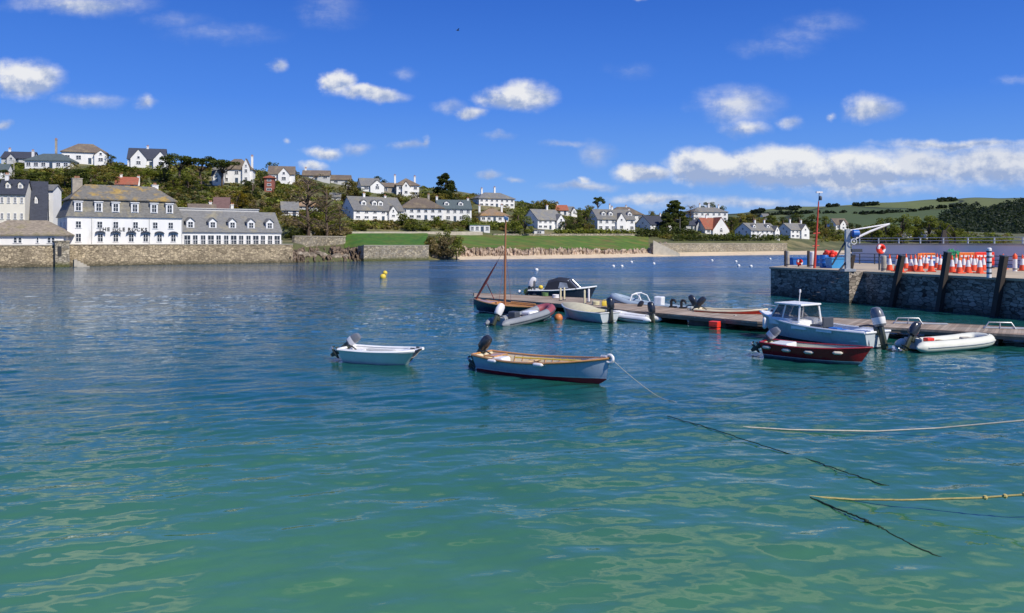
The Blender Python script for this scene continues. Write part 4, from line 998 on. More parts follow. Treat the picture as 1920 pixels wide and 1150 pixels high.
# undergrowth that covers the slope between houses and trees
def undergrowth(name, leaf, n, seed, per=46, szr=(1.0, 2.6), zone=None):
    r = np.random.default_rng(seed); C = []; 
    while len(C) < n:
        q = r.uniform(-90, 1900)
        top = np.interp(q, [-90, 150, 300, 450, 545, 650, 800, 1000, 1150, 1300, 1450, 1600, 1900], [306, 308, 310, 316, 328, 341, 352, 384, 403, 405, 414, 427, 440])
        bot = np.interp(q, [-90, 340, 545, 570, 640, 660, 900, 1190, 1230, 1480, 1900], [400, 400, 430, 452, 446, 430, 432, 437, 448, 452, 458])
        v = r.uniform(top, bot); k = mnoise.noise((q * .022, v * .05, seed * 3.1))
        if k < zone: continue
        g = ground(q, v); s = FPX / g.y; bad = False
        for (hx, hb, hw) in HOUSES:
            if abs(q - hx) < hw * .5 + 2 and hb - 14 < v < hb + 5: bad = True; break
        if bad: continue
        C.append((g.x, g.y, g.z + bumpz(g.x, g.y) * .5, r.uniform(*szr)))
    C = np.array(C)
    d = r.normal(size=(n, per, 3)); d /= np.linalg.norm(d, axis=2)[..., None]; d[..., 2] = np.abs(d[..., 2]) * .75
    P = C[:, None, :3] + d * (C[:, 3][:, None, None] * (.6 + .4 * r.random((n, per, 1))))
    V, F = leaf_quads(P.reshape(-1, 3), .40, seed, .55)
    o = link_mesh(name, quads_mesh(name, V, F, leaf)); o['kind'] = 'stuff'; return o
HOUSES = [(2,334,16),(27,304,62),(86,316,84),(150,307,88),(268,314,76),(232,356,50),(440,344,66),(406,347,26),(524,343,56),(503,360,13),(540,405,44),(572,394,56),(590,337,56),(636,346,46),(690,359,50),(728,362,34),(760,368,54),(697,413,118),(627,374,24),(786,412,92),(849,415,72),(925,388,84),(922,416,66),(1022,430,76),(898,436,42),(1010,440,22),(1052,403,30),(1070,405,22),(1172,414,72),(1150,433,90),(1232,434,70),(1330,415,76),(1336,439,56),(1294,432,52),(1427,447,84),(1494,447,58),(1577,432,36)]
undergrowth("hillside_scrub", L_mid, 1000, 3, zone=-.05)
undergrowth("dark_scrub", L_dark, 380, 8, zone=.06)
undergrowth("olive_scrub", L_olive, 1000, 14, zone=-.02)
undergrowth("dry_bracken", L_brown, 800, 21, zone=-.02, szr=(.7, 1.8))
undergrowth("pale_scrub", L_light, 500, 33, zone=.05, szr=(.8, 1.8))

# ------------------------------------------------------------------ the green hill far beyond the quay
hm, t, b, _ = newmat("hill_fields")
geo = t.new('ShaderNodeNewGeometry'); pos = geo.outputs['Position']
vo = t.new('ShaderNodeTexVoronoi'); sc = t.vmath('MULTIPLY', pos, (1, .55, 0)); wv = t.vmath('MULTIPLY_ADD', t.noise(pos, .006, 2).outputs['Color'], (90, 90, 0), sc)
t.put(vo.inputs['Vector'], wv); vo.inputs['Scale'].default_value = .0055
ve = t.new('ShaderNodeTexVoronoi', feature='DISTANCE_TO_EDGE'); t.put(ve.inputs['Vector'], wv); ve.inputs['Scale'].default_value = .0055
r_, g_, b_ = t.sep(vo.outputs['Color'])
cc = t.mix(r_, (.045, .085, .025), (.13, .17, .04)); cc = t.mix(t.math('MULTIPLY', g_, .35), cc, (.16, .15, .07))
cc = t.mix(t.mrange(t.noise(pos, .05, 5).outputs[0], .4, .7, 0, .35), cc, (.05, .07, .02))
cc = t.mix(t.mrange(ve.outputs['Distance'], .012, .03), (.018, .030, .012), cc)
t.put(b.inputs['Base Color'], cc); b.inputs['Roughness'].default_value = .95
RX = np.array([1100, 1380, 1440, 1520, 1600, 1700, 1780, 1850, 1920, 2100, 2400, 2900.]); RY = np.array([420, 402, 394, 389, 385, 379, 375, 372.5, 372, 371, 376, 390.])
def hill_z(px, Y):
    top = zpy(1500, float(np.interp(px, RX, RY))); f = np.clip((Y - 700) / 800, 0, 1)
    return -2 + (top + 2) * (f * f * (3 - 2 * f)) if Y <= 1500 else top - (Y - 1500) * .06
rows = [[((p - 960) / FPX * Y, Y, hill_z(p, Y) + (2.5 * mnoise.noise((p * .02, Y * .006, 3)) if Y > 760 else 0)) for p in np.arange(1100, 2901, 14)] for Y in list(np.linspace(690, 1500, 50)) + [1560, 1700, 2000]]
o = link_mesh("far_hill", grid_mesh("far_hill", np.array(rows), hm, True)); o['kind'] = 'structure'
def far_wood(name, zone, n, seed, size=(5, 9), leaf=None):
    r = np.random.default_rng(seed); C = []
    while len(C) < n:
        p = r.uniform(1380, 2150); Y = r.uniform(730, 1500)
        q = HOR - (hill_z(p, Y) - EYE) / Y * FPX
        if not zone(p, q, Y): continue
        C.append(((p - 960) / FPX * Y, Y, hill_z(p, Y), r.uniform(*size)))
    C = np.array(C); per = 34
    d = r.normal(size=(n, per, 3)); d /= np.linalg.norm(d, axis=2)[..., None]; d[..., 2] = np.abs(d[..., 2]) * 1.1
    P = C[:, None, :3] + d * (C[:, 3][:, None, None] * (.65 + .35 * r.random((n, per, 1))))
    V, F = leaf_quads(P.reshape(-1, 3), 1.7, seed, .2)
    o = link_mesh(name, quads_mesh(name, V, F, leaf or L_dark)); o['kind'] = 'stuff'
def wood_zone(p, q, Y):
    edge = np.interp(p, [1500, 1640, 1720, 1790, 1830, 1920, 2150], [450, 446, 432, 404, 388, 386, 386]) + 6 * math.sin(p * .045)
    return q > edge
L_far = leaf_mat("far_wood_leaf", (.020, .032, .022), (.050, .070, .036))
far_wood("far_woodland", wood_zone, 2600, 5, leaf=L_far)
def line_zone(p, q, Y):
    return abs(q - (np.interp(p, RX, RY) + 1.5)) < 2 and mnoise.noise((p * .02, 2, 2)) > .05 or abs(q - (np.interp(p, [1380, 1700, 1900, 2150], [408, 396, 384, 380]) + 3 * math.sin(p * .02))) < 1.0
far_wood("hedgerow_trees", line_zone, 420, 6, (2.5, 5), L_far)
# ------------------------------------------------------------------ the quay on the right
QZ = 2.55
c0 = on_z(1445, 552); cE = on_z(1920, 598)
qe = (cE - c0).normalized(); qn = Vector((-qe.y, qe.x, 0))
if qn.x < 0: qn = -qn
def qp(s, n, z=QZ): p = c0 + qe * s + qn * n; return Vector((p.x, p.y, z))
m_quay = stone_mat("quay_stone", (.235, .195, .155), (.095, .08, .068), 2.0, .85, (1, 1, 2.3), (.45, .39, .31), ((.035, .042, .024), .2, 1.3), .06)
m_qtop = mat("quay_surface", (.52, .42, .28), .9, .2, .4, c2=(.36, .31, .24), c2_at=(.5, .7), c2_scale=.2)
m_parapet = mat("parapet_render", (.80, .76, .76), .85, .07, .4, c2=(.68, .64, .63), c2_at=(.52, .7), c2_scale=.12)
m_timber = mat("dark_timber", (.045, .036, .030), .85, .35, 2.5, stretch=(1, 1, .3))
m_wpost = mat("weathered_post", (.40, .37, .31), .85, .25, 2)
m_steel = mat("galvanised_steel", (.50, .52, .53), .45, .12, 2, metal=.4)
m_dsteel = mat("dark_rail_paint", (.06, .07, .085), .5, .1, 2)
m_conered = mat("cone_red", (.90, .10, .025), .5, .12, 2, rnd=.12)
m_conew = mat("cone_white", (.82, .80, .78), .45, .1, 2)
m_redp = mat("red_plastic", (.85, .05, .025), .42, .12, 1.5)
m_orangep = mat("orange_plastic", (.85, .20, .03), .45, .15, 1.5)
m_bluep = mat("blue_plastic", (.02, .14, .48), .4, .12, 1.5)
m_lblue = mat("light_blue_plastic", (.05, .30, .62), .45, .12, 1.5)
m_greenn = mat("green_net", (.03, .26, .11), .9, .5, 5, c2=(.10, .36, .18), bump=.8)
m_whiten = mat("pale_net", (.55, .62, .58), .9, .35, 5, bump=.8)
m_yellow = mat("yellow_paint", (.80, .58, .06), .5, .12, 2)
m_pinkp = mat("faded_red", (.75, .25, .20), .5, .1, 2)

e = empty("quay", c0, 0, "long dark stone harbour quay with a sandy top along the right side", "quay")
inv = Matrix.Translation(-c0)
def onq(mb, name, m, parent=e, smooth=False):
    o = mb.build(name, m, parent, smooth); 
    if parent is not None: o.matrix_parent_inverse = inv
    return o
poly = [qp(0, 0), qp(60, 0), qp(60, 26), qp(-14, 26), qp(-13, 18), qp(-6, 7)]
a = MB(); a.prism([(p.x, p.y) for p in poly], -3.5, QZ - .16); onq(a, "masonry", m_quay)
a = MB(); cp = [qp(0, 0) - qn * .1 - qe * .1, qp(60, 0) - qn * .1, qp(60, 26), qp(-14, 26), qp(-13.2, 18), qp(-6.2, 7)]
a.prism([(p.x, p.y) for p in cp], QZ - .158, QZ); onq(a, "quay_top", m_qtop)
a = MB()
for k in range(9):
    s = 7.2 + k * .55; a.box(tuple(qp(s, -.75, -1.2 + (k + 1) * .16)), (.56, 1.5, 2.2 + k * .30), 0, math.atan2(qe.y, qe.x))
onq(a, "quay_steps", m_quay)
# parapet wall with railing
a = MB(); pr0, pr1 = qp(-11.5, 20), qp(46, 20)
ang = math.atan2(qe.y, qe.x); mid = (pr0 + pr1) / 2; ln = (pr1 - pr0).length
ep = empty("parapet_wall", pr0, 0, "tall pale grey rendered parapet wall along the back of the quay", "wall")
a.box((mid.x, mid.y, QZ + 1.02), (ln, .7, 2.04), 0, ang); o = a.build("rendered_face", m_parapet, ep); o.matrix_parent_inverse = Matrix.Translation(-pr0)
a = MB(); a.box((mid.x, mid.y, QZ + 2.04 + .075), (ln + .1, .95, .15), 0, ang); o = a.build("coping", m_cap, ep); o.matrix_parent_inverse = Matrix.Translation(-pr0)
er = empty("wall_railing", (pr0.x, pr0.y, QZ + 2.2), 0, "pale metal railing on top of the quay parapet wall", "railing")
a = MB(); b = MB(); inv2 = Matrix.Translation(-Vector((pr0.x, pr0.y, QZ + 2.2)))
for k in range(20):
    p = pr0 + (pr1 - pr0) * (k + .3) / 20; pm = MB(); pm.box((p.x, p.y, QZ + 2.5), (.10, .10, .62), 0, ang); o = pm.build("post", m_steel, er); o.matrix_parent_inverse = inv2
for z in (QZ + 2.78, QZ + 2.48): b.tube([(pr0.x, pr0.y, z), (pr1.x, pr1.y, z)], .035, 6)
o = b.build("rail", m_steel, er); o.matrix_parent_inverse = inv2
f0, f1 = qp(-10, 16.5), qp(46, 16.5)
er = empty("quay_railing", f0, 0, "dark blue-grey railing standing on the quay in front of the parapet wall", "railing")
inv2 = Matrix.Translation(-f0)
for k in range(26):
    p = f0 + (f1 - f0) * (k + .5) / 26; pm = MB(); pm.box((p.x, p.y, QZ + .55), (.09, .09, 1.1), 0, ang); o = pm.build("post", m_dsteel, er); o.matrix_parent_inverse = inv2
b = MB()
for z in (QZ + 1.08, QZ + .72, QZ + .36): b.tube([(f0.x, f0.y, z), (f1.x, f1.y, z)], .035, 6)
o = b.build("rail", m_dsteel, er); o.matrix_parent_inverse = inv2

# timber fender piles against the face
def qs(px, n):                     # distance along the quay of the ray through px at offset n
    k = (px - 960) / FPX; o = c0 + qn * n
    return (k * o.y - o.x) / (qe.x - k * qe.y)
PILES = [(1578, 1598, 478, "leaning dark timber fender pile under the davit crane"), (1667, 1691, 480, "leaning dark timber fender pile right of the red life ring"),
         (1756, 1777, 474, "leaning dark timber fender pile in the middle of the traffic cones"), (1860, 1883, 481, "leaning dark timber fender pile nearest the right edge, by the white banded post")]
for (pb, pt, yt, lb) in PILES:
    s = qs(pb, -.4); p0 = qp(s, -.4, -1.0); s1 = qs(pt, -.4); p1 = qp(s1, -.4); p1.z = zpy(p1.y, yt)
    e2 = empty("fender_pile", (p0.x, p0.y, 0), 0, lb, "fender pile"); d = p1 - p0
    a = MB(); q = d.to_track_quat('Z', 'Y').to_matrix(); a.box(tuple((p0 + p1) / 2), (.36, .36, d.length), 0, rot=q); o = a.build("timber", m_timber, e2); o.matrix_parent_inverse = Matrix.Translation(-Vector((p0.x, p0.y, 0)))
    a = MB(); a.box(tuple(p1 + Vector((0, 0, .03))), (.40, .40, .06), 0, rot=q); o = a.build("cap", m_dsteel, e2); o.matrix_parent_inverse = Matrix.Translation(-Vector((p0.x, p0.y, 0)))

# things on the quay ------------------------------------------------
def cone(px, py, h, label, name='traffic_cone'):
    p = on_z(px, py, QZ); e = empty(name, p, random.uniform(0, 1.5), label, 'traffic cone', 'traffic cones stored on the quay')
    k = h / 1.0
    a = MB(); a.rbox((0, 0, .03 * k), (.48 * k, .48 * k, .06 * k), .02); a.build("base", m_conered, e)
    a = MB(); z = [.06, .36, .36, .70, .70, .97, 1.0]; r = [.19, .135, .14, .078, .07, .034, .02]
    a.lathe([(.19 * k, .06 * k), (.134 * k, .36 * k), (.068 * k, .74 * k), (.034 * k, .97 * k), (.02 * k, 1.0 * k)], (0, 0, 0), 14, 0); a.build("body", m_conered, e, True)
    a = MB(); a.lathe([(.142 * k, .358 * k), (.076 * k, .742 * k)], (0, 0, 0), 14, 0); a.build("reflective_band", m_conew, e, True)
    return e
words_ = ["first", "second", "third", "fourth", "fifth", "sixth", "seventh", "eighth", "ninth", "tenth", "eleventh", "twelfth", "thirteenth", "fourteenth", "fifteenth", "sixteenth", "seventeenth", "eighteenth", "nineteenth", "twentieth", "twenty-first", "twenty-second", "twenty-third", "twenty-fourth", "twenty-fifth"]
CONES = [(1668, 507.5), (1682, 509.5), (1689, 511), (1708, 509.5), (1716, 507.5), (1725, 510), (1737, 504), (1746, 510), (1763, 507), (1785, 511.5), (1799, 513), (1807, 508), (1815, 512), (1826, 508), (1837, 513), (1881, 505), (1917, 508), (1699, 504), (1731, 503.5), (1757, 503), (1793, 505), (1820, 505), (1831, 507), (1844, 507.5)]
CONES.sort()
for i, (q, y) in enumerate(CONES):
    cone(q, y, 1.32, "red and white traffic cone, %s from the left in the line on the quay" % words_[i])
def qrot(): return math.atan2(qe.y, qe.x)
def barrier(px, py, w_, h_, m, rz, label):
    p = on_z(px, py, QZ); e = empty("plastic_barrier", p, rz, label, "barrier", "plastic barriers on the quay")
    a = MB(); a.rbox((0, 0, h_ * .90), (w_, .09, .16), .03); a.rbox((0, 0, h_ * .22), (w_, .09, .16), .03)
    a.rbox((0, 0, h_ * .55), (w_ * .98, .05, h_ * .62), .015)
    for x in (-.47, -.16, .16, .47): a.rbox((x * w_, 0, h_ * .55), (.12, .085, h_ * .62), .02)
    a.build("panel", m, e)
    for x in (-.36, .36):
        f = MB(); f.rbox((x * w_, 0, .06), (.16, .62, .12), .03); f.build("foot", m_dsteel, e)
    f = MB(); f.box((0, -.06, h_ * .72), (w_ * .9, .03, .18)); f.build("reflective_strip", m_conew, e)
barrier(1846, 503, 2.0, 1.5, m_redp, .2, "red plastic barrier standing behind the cones, nearest the white banded post")
barrier(1866, 500, 2.0, 1.65, m_redp, .5, "tall red plastic barrier half behind the white banded post")
barrier(1832, 501, 1.7, 1.4, m_redp, -.3, "darker red barrier leaning between the orange one and the red ones")
barrier(1815, 502, 1.7, 1.45, m_orangep, .1, "orange plastic barrier right of the green net heap")
barrier(1727, 501, 1.4, 1.35, m_orangep, .7, "orange plastic barrier at the left end of the cone line")
barrier(1740, 498, 1.7, 1.3, m_orangep, .25, "orange plastic barrier half hidden behind the blue one")
barrier(1800, 498, 1.8, 1.45, m_orangep, -.15, "orange plastic barrier close behind the green net heap")
barrier(1886, 498, 1.6, 1.3, m_redp, -.2, "red plastic barrier right of the nearest timber pile")
barrier(1752, 502, 1.7, 1.0, m_bluep, .05, "blue plastic barrier behind the cones left of the timber pile")
def heap(px, py, w_, h_, m, label, seed, m2=None):
    p = on_z(px, py, QZ); bm = bmesh.new(); bmesh.ops.create_icosphere(bm, subdivisions=4, radius=1)
    for v in bm.verts:
        n_ = mnoise.noise(v.co * 2.1 + Vector((seed, 0, 0))) * .30 + mnoise.noise(v.co * 6 + Vector((0, seed, 0))) * .14 + mnoise.noise(v.co * 15) * .05
        v.co *= 1 + n_; v.co.z = max(v.co.z, -.02); v.co.x *= w_ / 2; v.co.y *= w_ / 2.4; v.co.z *= h_
    me = bpy.data.meshes.new("net_heap"); bm.to_mesh(me); bm.free(); me.materials.append(m)
    return tag(link_mesh("net_heap", me, None, p), label, "net heap")
heap(1788, 500, 1.7, 1.55, m_greenn, "tall heap of bright green fishing net beside the timber pile", 2.2)
heap(1810, 494, 1.8, 1.75, m_whiten, "pale grey-green net heap behind the orange barrier", 6.1)
heap(1745, 496, 2.2, 1.3, m_yellow, "yellowish net heap behind the blue barrier", 9.4)
def drum(px, py, r, h_, m, label, name='drum'):
    p = on_z(px, py, QZ); e = empty(name, p, 0, label, 'barrel'); a = MB()
    a.lathe([(r * .94, 0), (r, .04), (r, h_ * .33), (r * 1.04, h_ * .35), (r, h_ * .37), (r, h_ * .66), (r * 1.04, h_ * .68), (r, h_ * .7), (r, h_ - .04), (r * .94, h_)], (0, 0, 0), 16); a.build("shell", m, e, True)
    a = MB(); a.lathe([(r * .85, h_ + .002), (r * .85, h_ + .03)], (0, 0, 0), 14); a.build("lid", m_dsteel, e)
drum(1545, 502, .38, 1.15, m_bluep, "dark blue plastic barrel right of the pale post on the quay end")
drum(1536, 500, .36, 1.05, m_bluep, "second dark blue barrel close behind the first on the quay end")
def tub(px, py, w_, d_, h_, m, label, rz=0.0):
    p = on_z(px, py, QZ); e = empty("fish_tub", p, rz, label, "tub"); a = MB(); t_ = .06
    a.add([(sx * w_ / 2 * k, sy * d_ / 2 * k, z) for k, z in ((.88, 0), (1, h_)) for sx, sy in ((-1, -1), (1, -1), (1, 1), (-1, 1))] + [(sx * (w_ / 2 - t_) * k, sy * (d_ / 2 - t_) * k, z) for k, z in ((1, h_), (.86, .08)) for sx, sy in ((-1, -1), (1, -1), (1, 1), (-1, 1))],
          [(3, 2, 1, 0)] + [(i, (i + 1) % 4, (i + 1) % 4 + 4, i + 4) for i in range(4)] + [(i + 4, (i + 1) % 4 + 4, (i + 1) % 4 + 8, i + 8) for i in range(4)] + [(i + 8, (i + 1) % 4 + 8, (i + 1) % 4 + 12, i + 12) for i in range(4)] + [(12, 13, 14, 15)])
    a.build("shell", m, e); a = MB()
    for sx, sy, lx, ly in ((0, -1, w_ + .08, .06), (0, 1, w_ + .08, .06)): a.box((0, sy * (d_ / 2 + .02), h_ - .05), (lx, ly, .1))
    a.build("rim", m, e)
tub(1565, 503, 1.25, 1.0, .95, m_lblue, "light blue fish tub standing nearest the crane foot", .2)
tub(1498, 497, 1.8, 1.1, .75, m_bluep, "wide blue fish tub between the two weathered posts", .1)
p = on_z(1554, 499, QZ)
e = empty("rope_pile", p, 0, "red bundle of nets and floats piled on the blue barrels", "net bundle")
a = MB()
rr = random.Random(3)
for k in range(16): a.ball((rr.uniform(-.7, .7), rr.uniform(-.4, .4), 1.0 + rr.uniform(0, .38)), rr.uniform(.16, .28), 8)
a.build("floats", m_redp, e, True)
a = MB(); a.box((0, 0, .45), (1.3, .8, .9)); a.build("pallet_box", m_bluep, e)
def post(px, py, h_, r, m, label, bands=(), name='mooring_post', lean=0.0, cat='post'):
    p = on_z(px, py, QZ); e = empty(name, p, 0, label, cat, rot=(0, lean, 0)); a = MB()
    a.lathe([(r, 0), (r, h_ - .05), (r * .7, h_)], (0, 0, 0), 12); a.build("shaft", m, e, True)
    if bands:
        b = MB()
        for z in bands: b.lathe([(r + .012, z), (r + .012, z + .10)], (0, 0, 0), 12)
        b.build("bands", m_dsteel, e)
    else:
        b = MB(); b.lathe([(r * 1.08, h_ * .12), (r * 1.08, h_ * .12 + .08)], (0, 0, 0), 12); b.build("collar", m_dsteel, e)
    return e
post(1477, 500.5, 1.5, .16, m_wpost, "pale weathered mooring post nearest the outer end of the quay")
post(1473, 499.5, 1.5, .14, m_timber, "dark timber post touching the outermost pale mooring post")
post(1523, 502, 1.45, .22, m_conew, "thick whitewashed mooring post left of the blue barrels")
post(1516, 500.5, 1.5, .14, m_timber, "dark timber post left of the thick whitewashed post")
post(1854.5, 521, 1.95, .15, m_conew, "white post with grey bands at the quay edge in front of the red barriers", (.25, .6, .95, 1.3, 1.65), 'banded_post')
post(1657, 509, 1.25, .20, m_wpost, "short weathered post below the red life ring")
e = post(1903, 509, 1.25, .16, m_conew, "white marker post with a red top near the right edge of the quay", (), 'marker_post')
a = MB(); a.lathe([(.17, .98), (.17, 1.25), (.05, 1.42)], (0, 0, 0), 12); a.build("red_cap", m_conered, e, True)
def lifering(px, py, Y, r, label, post_h=None, mis=(0, 0, 1, 0, 0, 1)):
    p = at(px, py, Y); e = empty("life_ring", p, R(20), label, "life ring"); rot = Matrix.Rotation(R(90), 3, 'X')
    a = MB(); a.torus((0, 0, 0), r * .74, r * .27, 24, 8, 0, rot, mis); a.build("ring", [m_redp, m_conew], e, True)
    b = MB(); b.lathe([(r * .95, -.05), (r * .95, .05)], (0, .12, 0), 18, 0, rot); b.build("backboard", m_redp, e)
    if post_h:
        b = MB(); b.box((0, .22, -(post_h) / 2), (.10, .10, post_h)); b.build("stand", m_dsteel, e)
lifering(1652.5, 467, 67, .42, "big red life ring on a stand in front of the parapet wall", 1.75)
lifering(1500, 492, 76.5, .32, "faded red and white life ring on the outer end of the quay", .5)
# signal mast
p = on_z(1527, 503, QZ); top = at(1535, 378, p.y)
e = empty("signal_mast", p, 0, "slim red signal mast with a white lamp head on the quay end", "mast"); mi_ = Matrix.Translation(-p)
a = MB(); a.tube([p, p + (top - p) * .5, top], [.13, .09, .055], 8); o = a.build("pole", mat("mast_red", (.52, .06, .03), .5, .2, 1.5), e, True); o.matrix_parent_inverse = mi_
a = MB()
for f in (.33, .52): q = p + (top - p) * f; a.tube([q + Vector((-.3, 0, 0)), q + Vector((.3, 0, .05))], .04, 6)
o = a.build("crosstree", m_redp, e); o.matrix_parent_inverse = mi_
a = MB(); a.tube([top, top + Vector((.05, 0, .75))], .03, 6); a.lathe([(.12, 0), (.14, .1), (.14, .3), (.06, .4)], tuple(top + Vector((.16, 0, .1))), 10); o = a.build("lamp_bracket", m_dsteel, e, True); o.matrix_parent_inverse = mi_
a = MB(); a.box(tuple(top + Vector((.05, 0, .82))), (.55, .22, .14)); o = a.build("lamp_head", m_conew, e); o.matrix_parent_inverse = mi_
# davit crane
p = on_z(1590, 509, QZ); Yc = p.y
e = empty("davit_crane", p, 0, "grey davit crane with white boom and blue winch on the quay", "crane"); mi_ = Matrix.Translation(-p)
a = MB(); t0 = at(1588, 430, Yc); a.box(((p.x + t0.x) / 2, Yc, (p.z + t0.z) / 2), (.34, .34, t0.z - p.z)); a.box((p.x, Yc, p.z + .1), (.9, .9, .2)); o = a.build("column", m_steel, e); o.matrix_parent_inverse = mi_
a = MB(); tip = at(1668, 420, Yc); a.tube([at(1590, 433, Yc), tip], .06, 8); a.tube([at(1594, 452, Yc), at(1632, 434, Yc), tip], [.10, .09, .07], 8); o = a.build("boom", m_conew, e, True); o.matrix_parent_inverse = mi_
a = MB(); a.tube([at(1586, 452, Yc + .1), at(1560, 497, Yc + .1)], .07, 8); a.tube([at(1598, 478, Yc), at(1572, 509, Yc)], .07, 8); o = a.build("brace", m_dsteel, e); o.matrix_parent_inverse = mi_
a = MB(); wc = at(1604, 438, Yc - .3); a.lathe([(.26, -.25), (.30, -.22), (.30, .22), (.26, .25)], tuple(wc), 14, 0, Matrix.Rotation(R(90), 3, 'Y')); o = a.build("winch_drum", m_bluep, e, True); o.matrix_parent_inverse = mi_
a = MB(); a.torus(tuple(at(1601, 453, Yc - .35)), .22, .035, 18, 6, 0, Matrix.Rotation(R(90), 3, 'X')); a.box(tuple(at(1601, 453, Yc - .3)), (.1, .1, .1)); o = a.build("hand_wheel", m_conew, e); o.matrix_parent_inverse = mi_
a = MB(); a.box(tuple(at(1606, 470, Yc - .1)), (.8, .3, .25)); o = a.build("gear_box", m_dsteel, e); o.matrix_parent_inverse = mi_
# dark timber derrick standing behind the cones
p = on_z(1770, 496, QZ); e = empty("timber_derrick", p, 0, "tall dark tapered timber derrick rising behind the cones above the parapet", "derrick")
a = MB(); hh = 3.6
a.add([(-.85, -.4, 0), (.85, -.4, 0), (.85, .4, 0), (-.85, .4, 0), (-.14, -.1, hh), (.14, -.1, hh), (.14, .1, hh), (-.14, .1, hh)], [(0, 1, 5, 4), (1, 2, 6, 5), (2, 3, 7, 6), (3, 0, 4, 7), (4, 5, 6, 7)])
a.build("boarded_tower", m_timber, e)
a = MB(); a.tube([(0, 0, hh - .3), (.55, 0, hh + .5), (1.0, 0, hh - .1)], .07, 6); a.tube([(.2, 0, hh - .1), (.95, 0, hh - .9)], .06, 6); a.build("jib", m_timber, e)

# ------------------------------------------------------------------ floating pontoon
PZ = .55
near = [on_z(q, y, PZ) for q, y in ((889, 557.5), (1080, 573), (1180, 583), (1420, 604), (1690, 616), (1935, 630), (2150, 642))]
far = [on_z(q, y, PZ) for q, y in ((889, 549.5), (1100, 559), (1180, 569.5), (1420, 589.5), (1690, 602), (1935, 615), (2150, 626))]
pm_, t, b, _ = newmat("deck_planks")
tc = t.new('ShaderNodeTexCoord'); v = t.vmath('MULTIPLY', tc.outputs['Object'], (1, 1, 1)); x_, y_, z_ = t.sep(v)
al = t.math('ADD', t.math('MULTIPLY', x_, .83 * 6.5), t.math('MULTIPLY', y_, -.55 * 6.5)); fr_ = t.math('FRACT', al)
idn = t.new('ShaderNodeTexWhiteNoise', noise_dimensions='1D'); t.put(idn.inputs['W'], t.math('FLOOR', al))
k = t.math('MULTIPLY_ADD', idn.outputs['Value'], .5, .72)
n = t.noise(t.vmath('MULTIPLY', v, (1, 1, 1)), .8, 5); cc = t.mix(t.mrange(n.outputs[0], .35, .65), (.30, .215, .145), (.42, .35, .27))
cc = t.mix(1.0, cc, t.comb(k, k, k), 'MULTIPLY'); cc = t.mix(t.mrange(fr_, .0, .10, .75, 0), cc, (.05, .04, .03))
t.put(b.inputs['Base Color'], cc); b.inputs['Roughness'].default_value = .85
e = empty("pontoon", near[2], 0, "long floating timber pontoon running across the harbour to the right edge", "pontoon"); mi_ = Matrix.Translation(-near[2])
m_fascia = mat("pontoon_fascia", (.20, .15, .11), .85, .3, 1.5)
m_float = mat("concrete_float", (.22, .22, .20), .9, .25, 1.2, c2=(.06, .07, .03), c2_at=(.5, .7))
P_ = near + far[::-1]
a = MB(); n_ = len(near)
vs = [(p.x, p.y, PZ) for p in near] + [(p.x, p.y, PZ) for p in far] + [(p.x, p.y, PZ - .09) for p in near] + [(p.x, p.y, PZ - .09) for p in far]
fs = []
for i in range(n_ - 1):
    fs += [(i, i + 1, n_ + i + 1, n_ + i), (2 * n_ + i, 3 * n_ + i, 3 * n_ + i + 1, 2 * n_ + i + 1), (i, 2 * n_ + i, 2 * n_ + i + 1, i + 1), (n_ + i, n_ + i + 1, 3 * n_ + i + 1, 3 * n_ + i)]
fs += [(0, n_, 3 * n_, 2 * n_), (n_ - 1, 3 * n_ - 1, 4 * n_ - 1, 2 * n_ - 1)]
a.add(vs, fs); o = a.build("deck", pm_, e); o.matrix_parent_inverse = mi_
a = MB()
for L_, sgn in ((near, -1), (far, 1)):
    for i in range(n_ - 1):
        d = L_[i + 1] - L_[i]; nn_ = Vector((-d.y, d.x, 0)).normalized() * sgn
        mid = (L_[i] + L_[i + 1]) / 2 + nn_ * (-.06 if sgn > 0 else -.06); a.box((mid.x, mid.y, PZ - .11), (d.length, .08, .26), 0, math.atan2(d.y, d.x))
o = a.build("fascia", m_fascia, e); o.matrix_parent_inverse = mi_
for i in range(n_ - 1):
    A_, B_ = (near[i] + far[i]) / 2, (near[i + 1] + far[i + 1]) / 2; d = B_ - A_; k = max(1, int(d.length / 4.4))
    for j in range(k):
        c_ = A_ + d * (j + .5) / k; wdt = (near[i] - far[i]).length * .74; a = MB(); a.rbox((c_.x, c_.y, .02), (d.length / k * .55, min(wdt, 2.7), .75), .06, 0, math.atan2(d.y, d.x)); o = a.build("float", m_float, e); o.matrix_parent_inverse = mi_
def deckpost(px, py, h_, label, m, r=.07):
    p = on_z(px, py, PZ); e = empty("deck_post", p, 0, label, "post"); a = MB(); a.lathe([(r, 0), (r, h_ - .06), (r * .6, h_)], (0, 0, 0), 10); a.build("shaft", m, e, True)
    a = MB(); a.rbox((0, 0, .03), (r * 3.4, r * 3.4, .06), .01); a.build("base_plate", m_dsteel, e)
m_ypost = mat("cream_post", (.66, .60, .38), .6, .15, 2)
deckpost(1051, 564, .95, "left cream post of the pair by the dark cabin boat", m_ypost); deckpost(1058, 563, .95, "right cream post of the pair by the dark cabin boat", m_ypost)
deckpost(1096, 570, .98, "nearer cream post of the pair left of the boat with the white arch", m_ypost); deckpost(1104, 567, .98, "white post behind the nearer cream post left of the white arch", m_conew)
deckpost(1002, 553, 1.15, "black and white service post on the outer end of the pontoon", m_dsteel, .09)
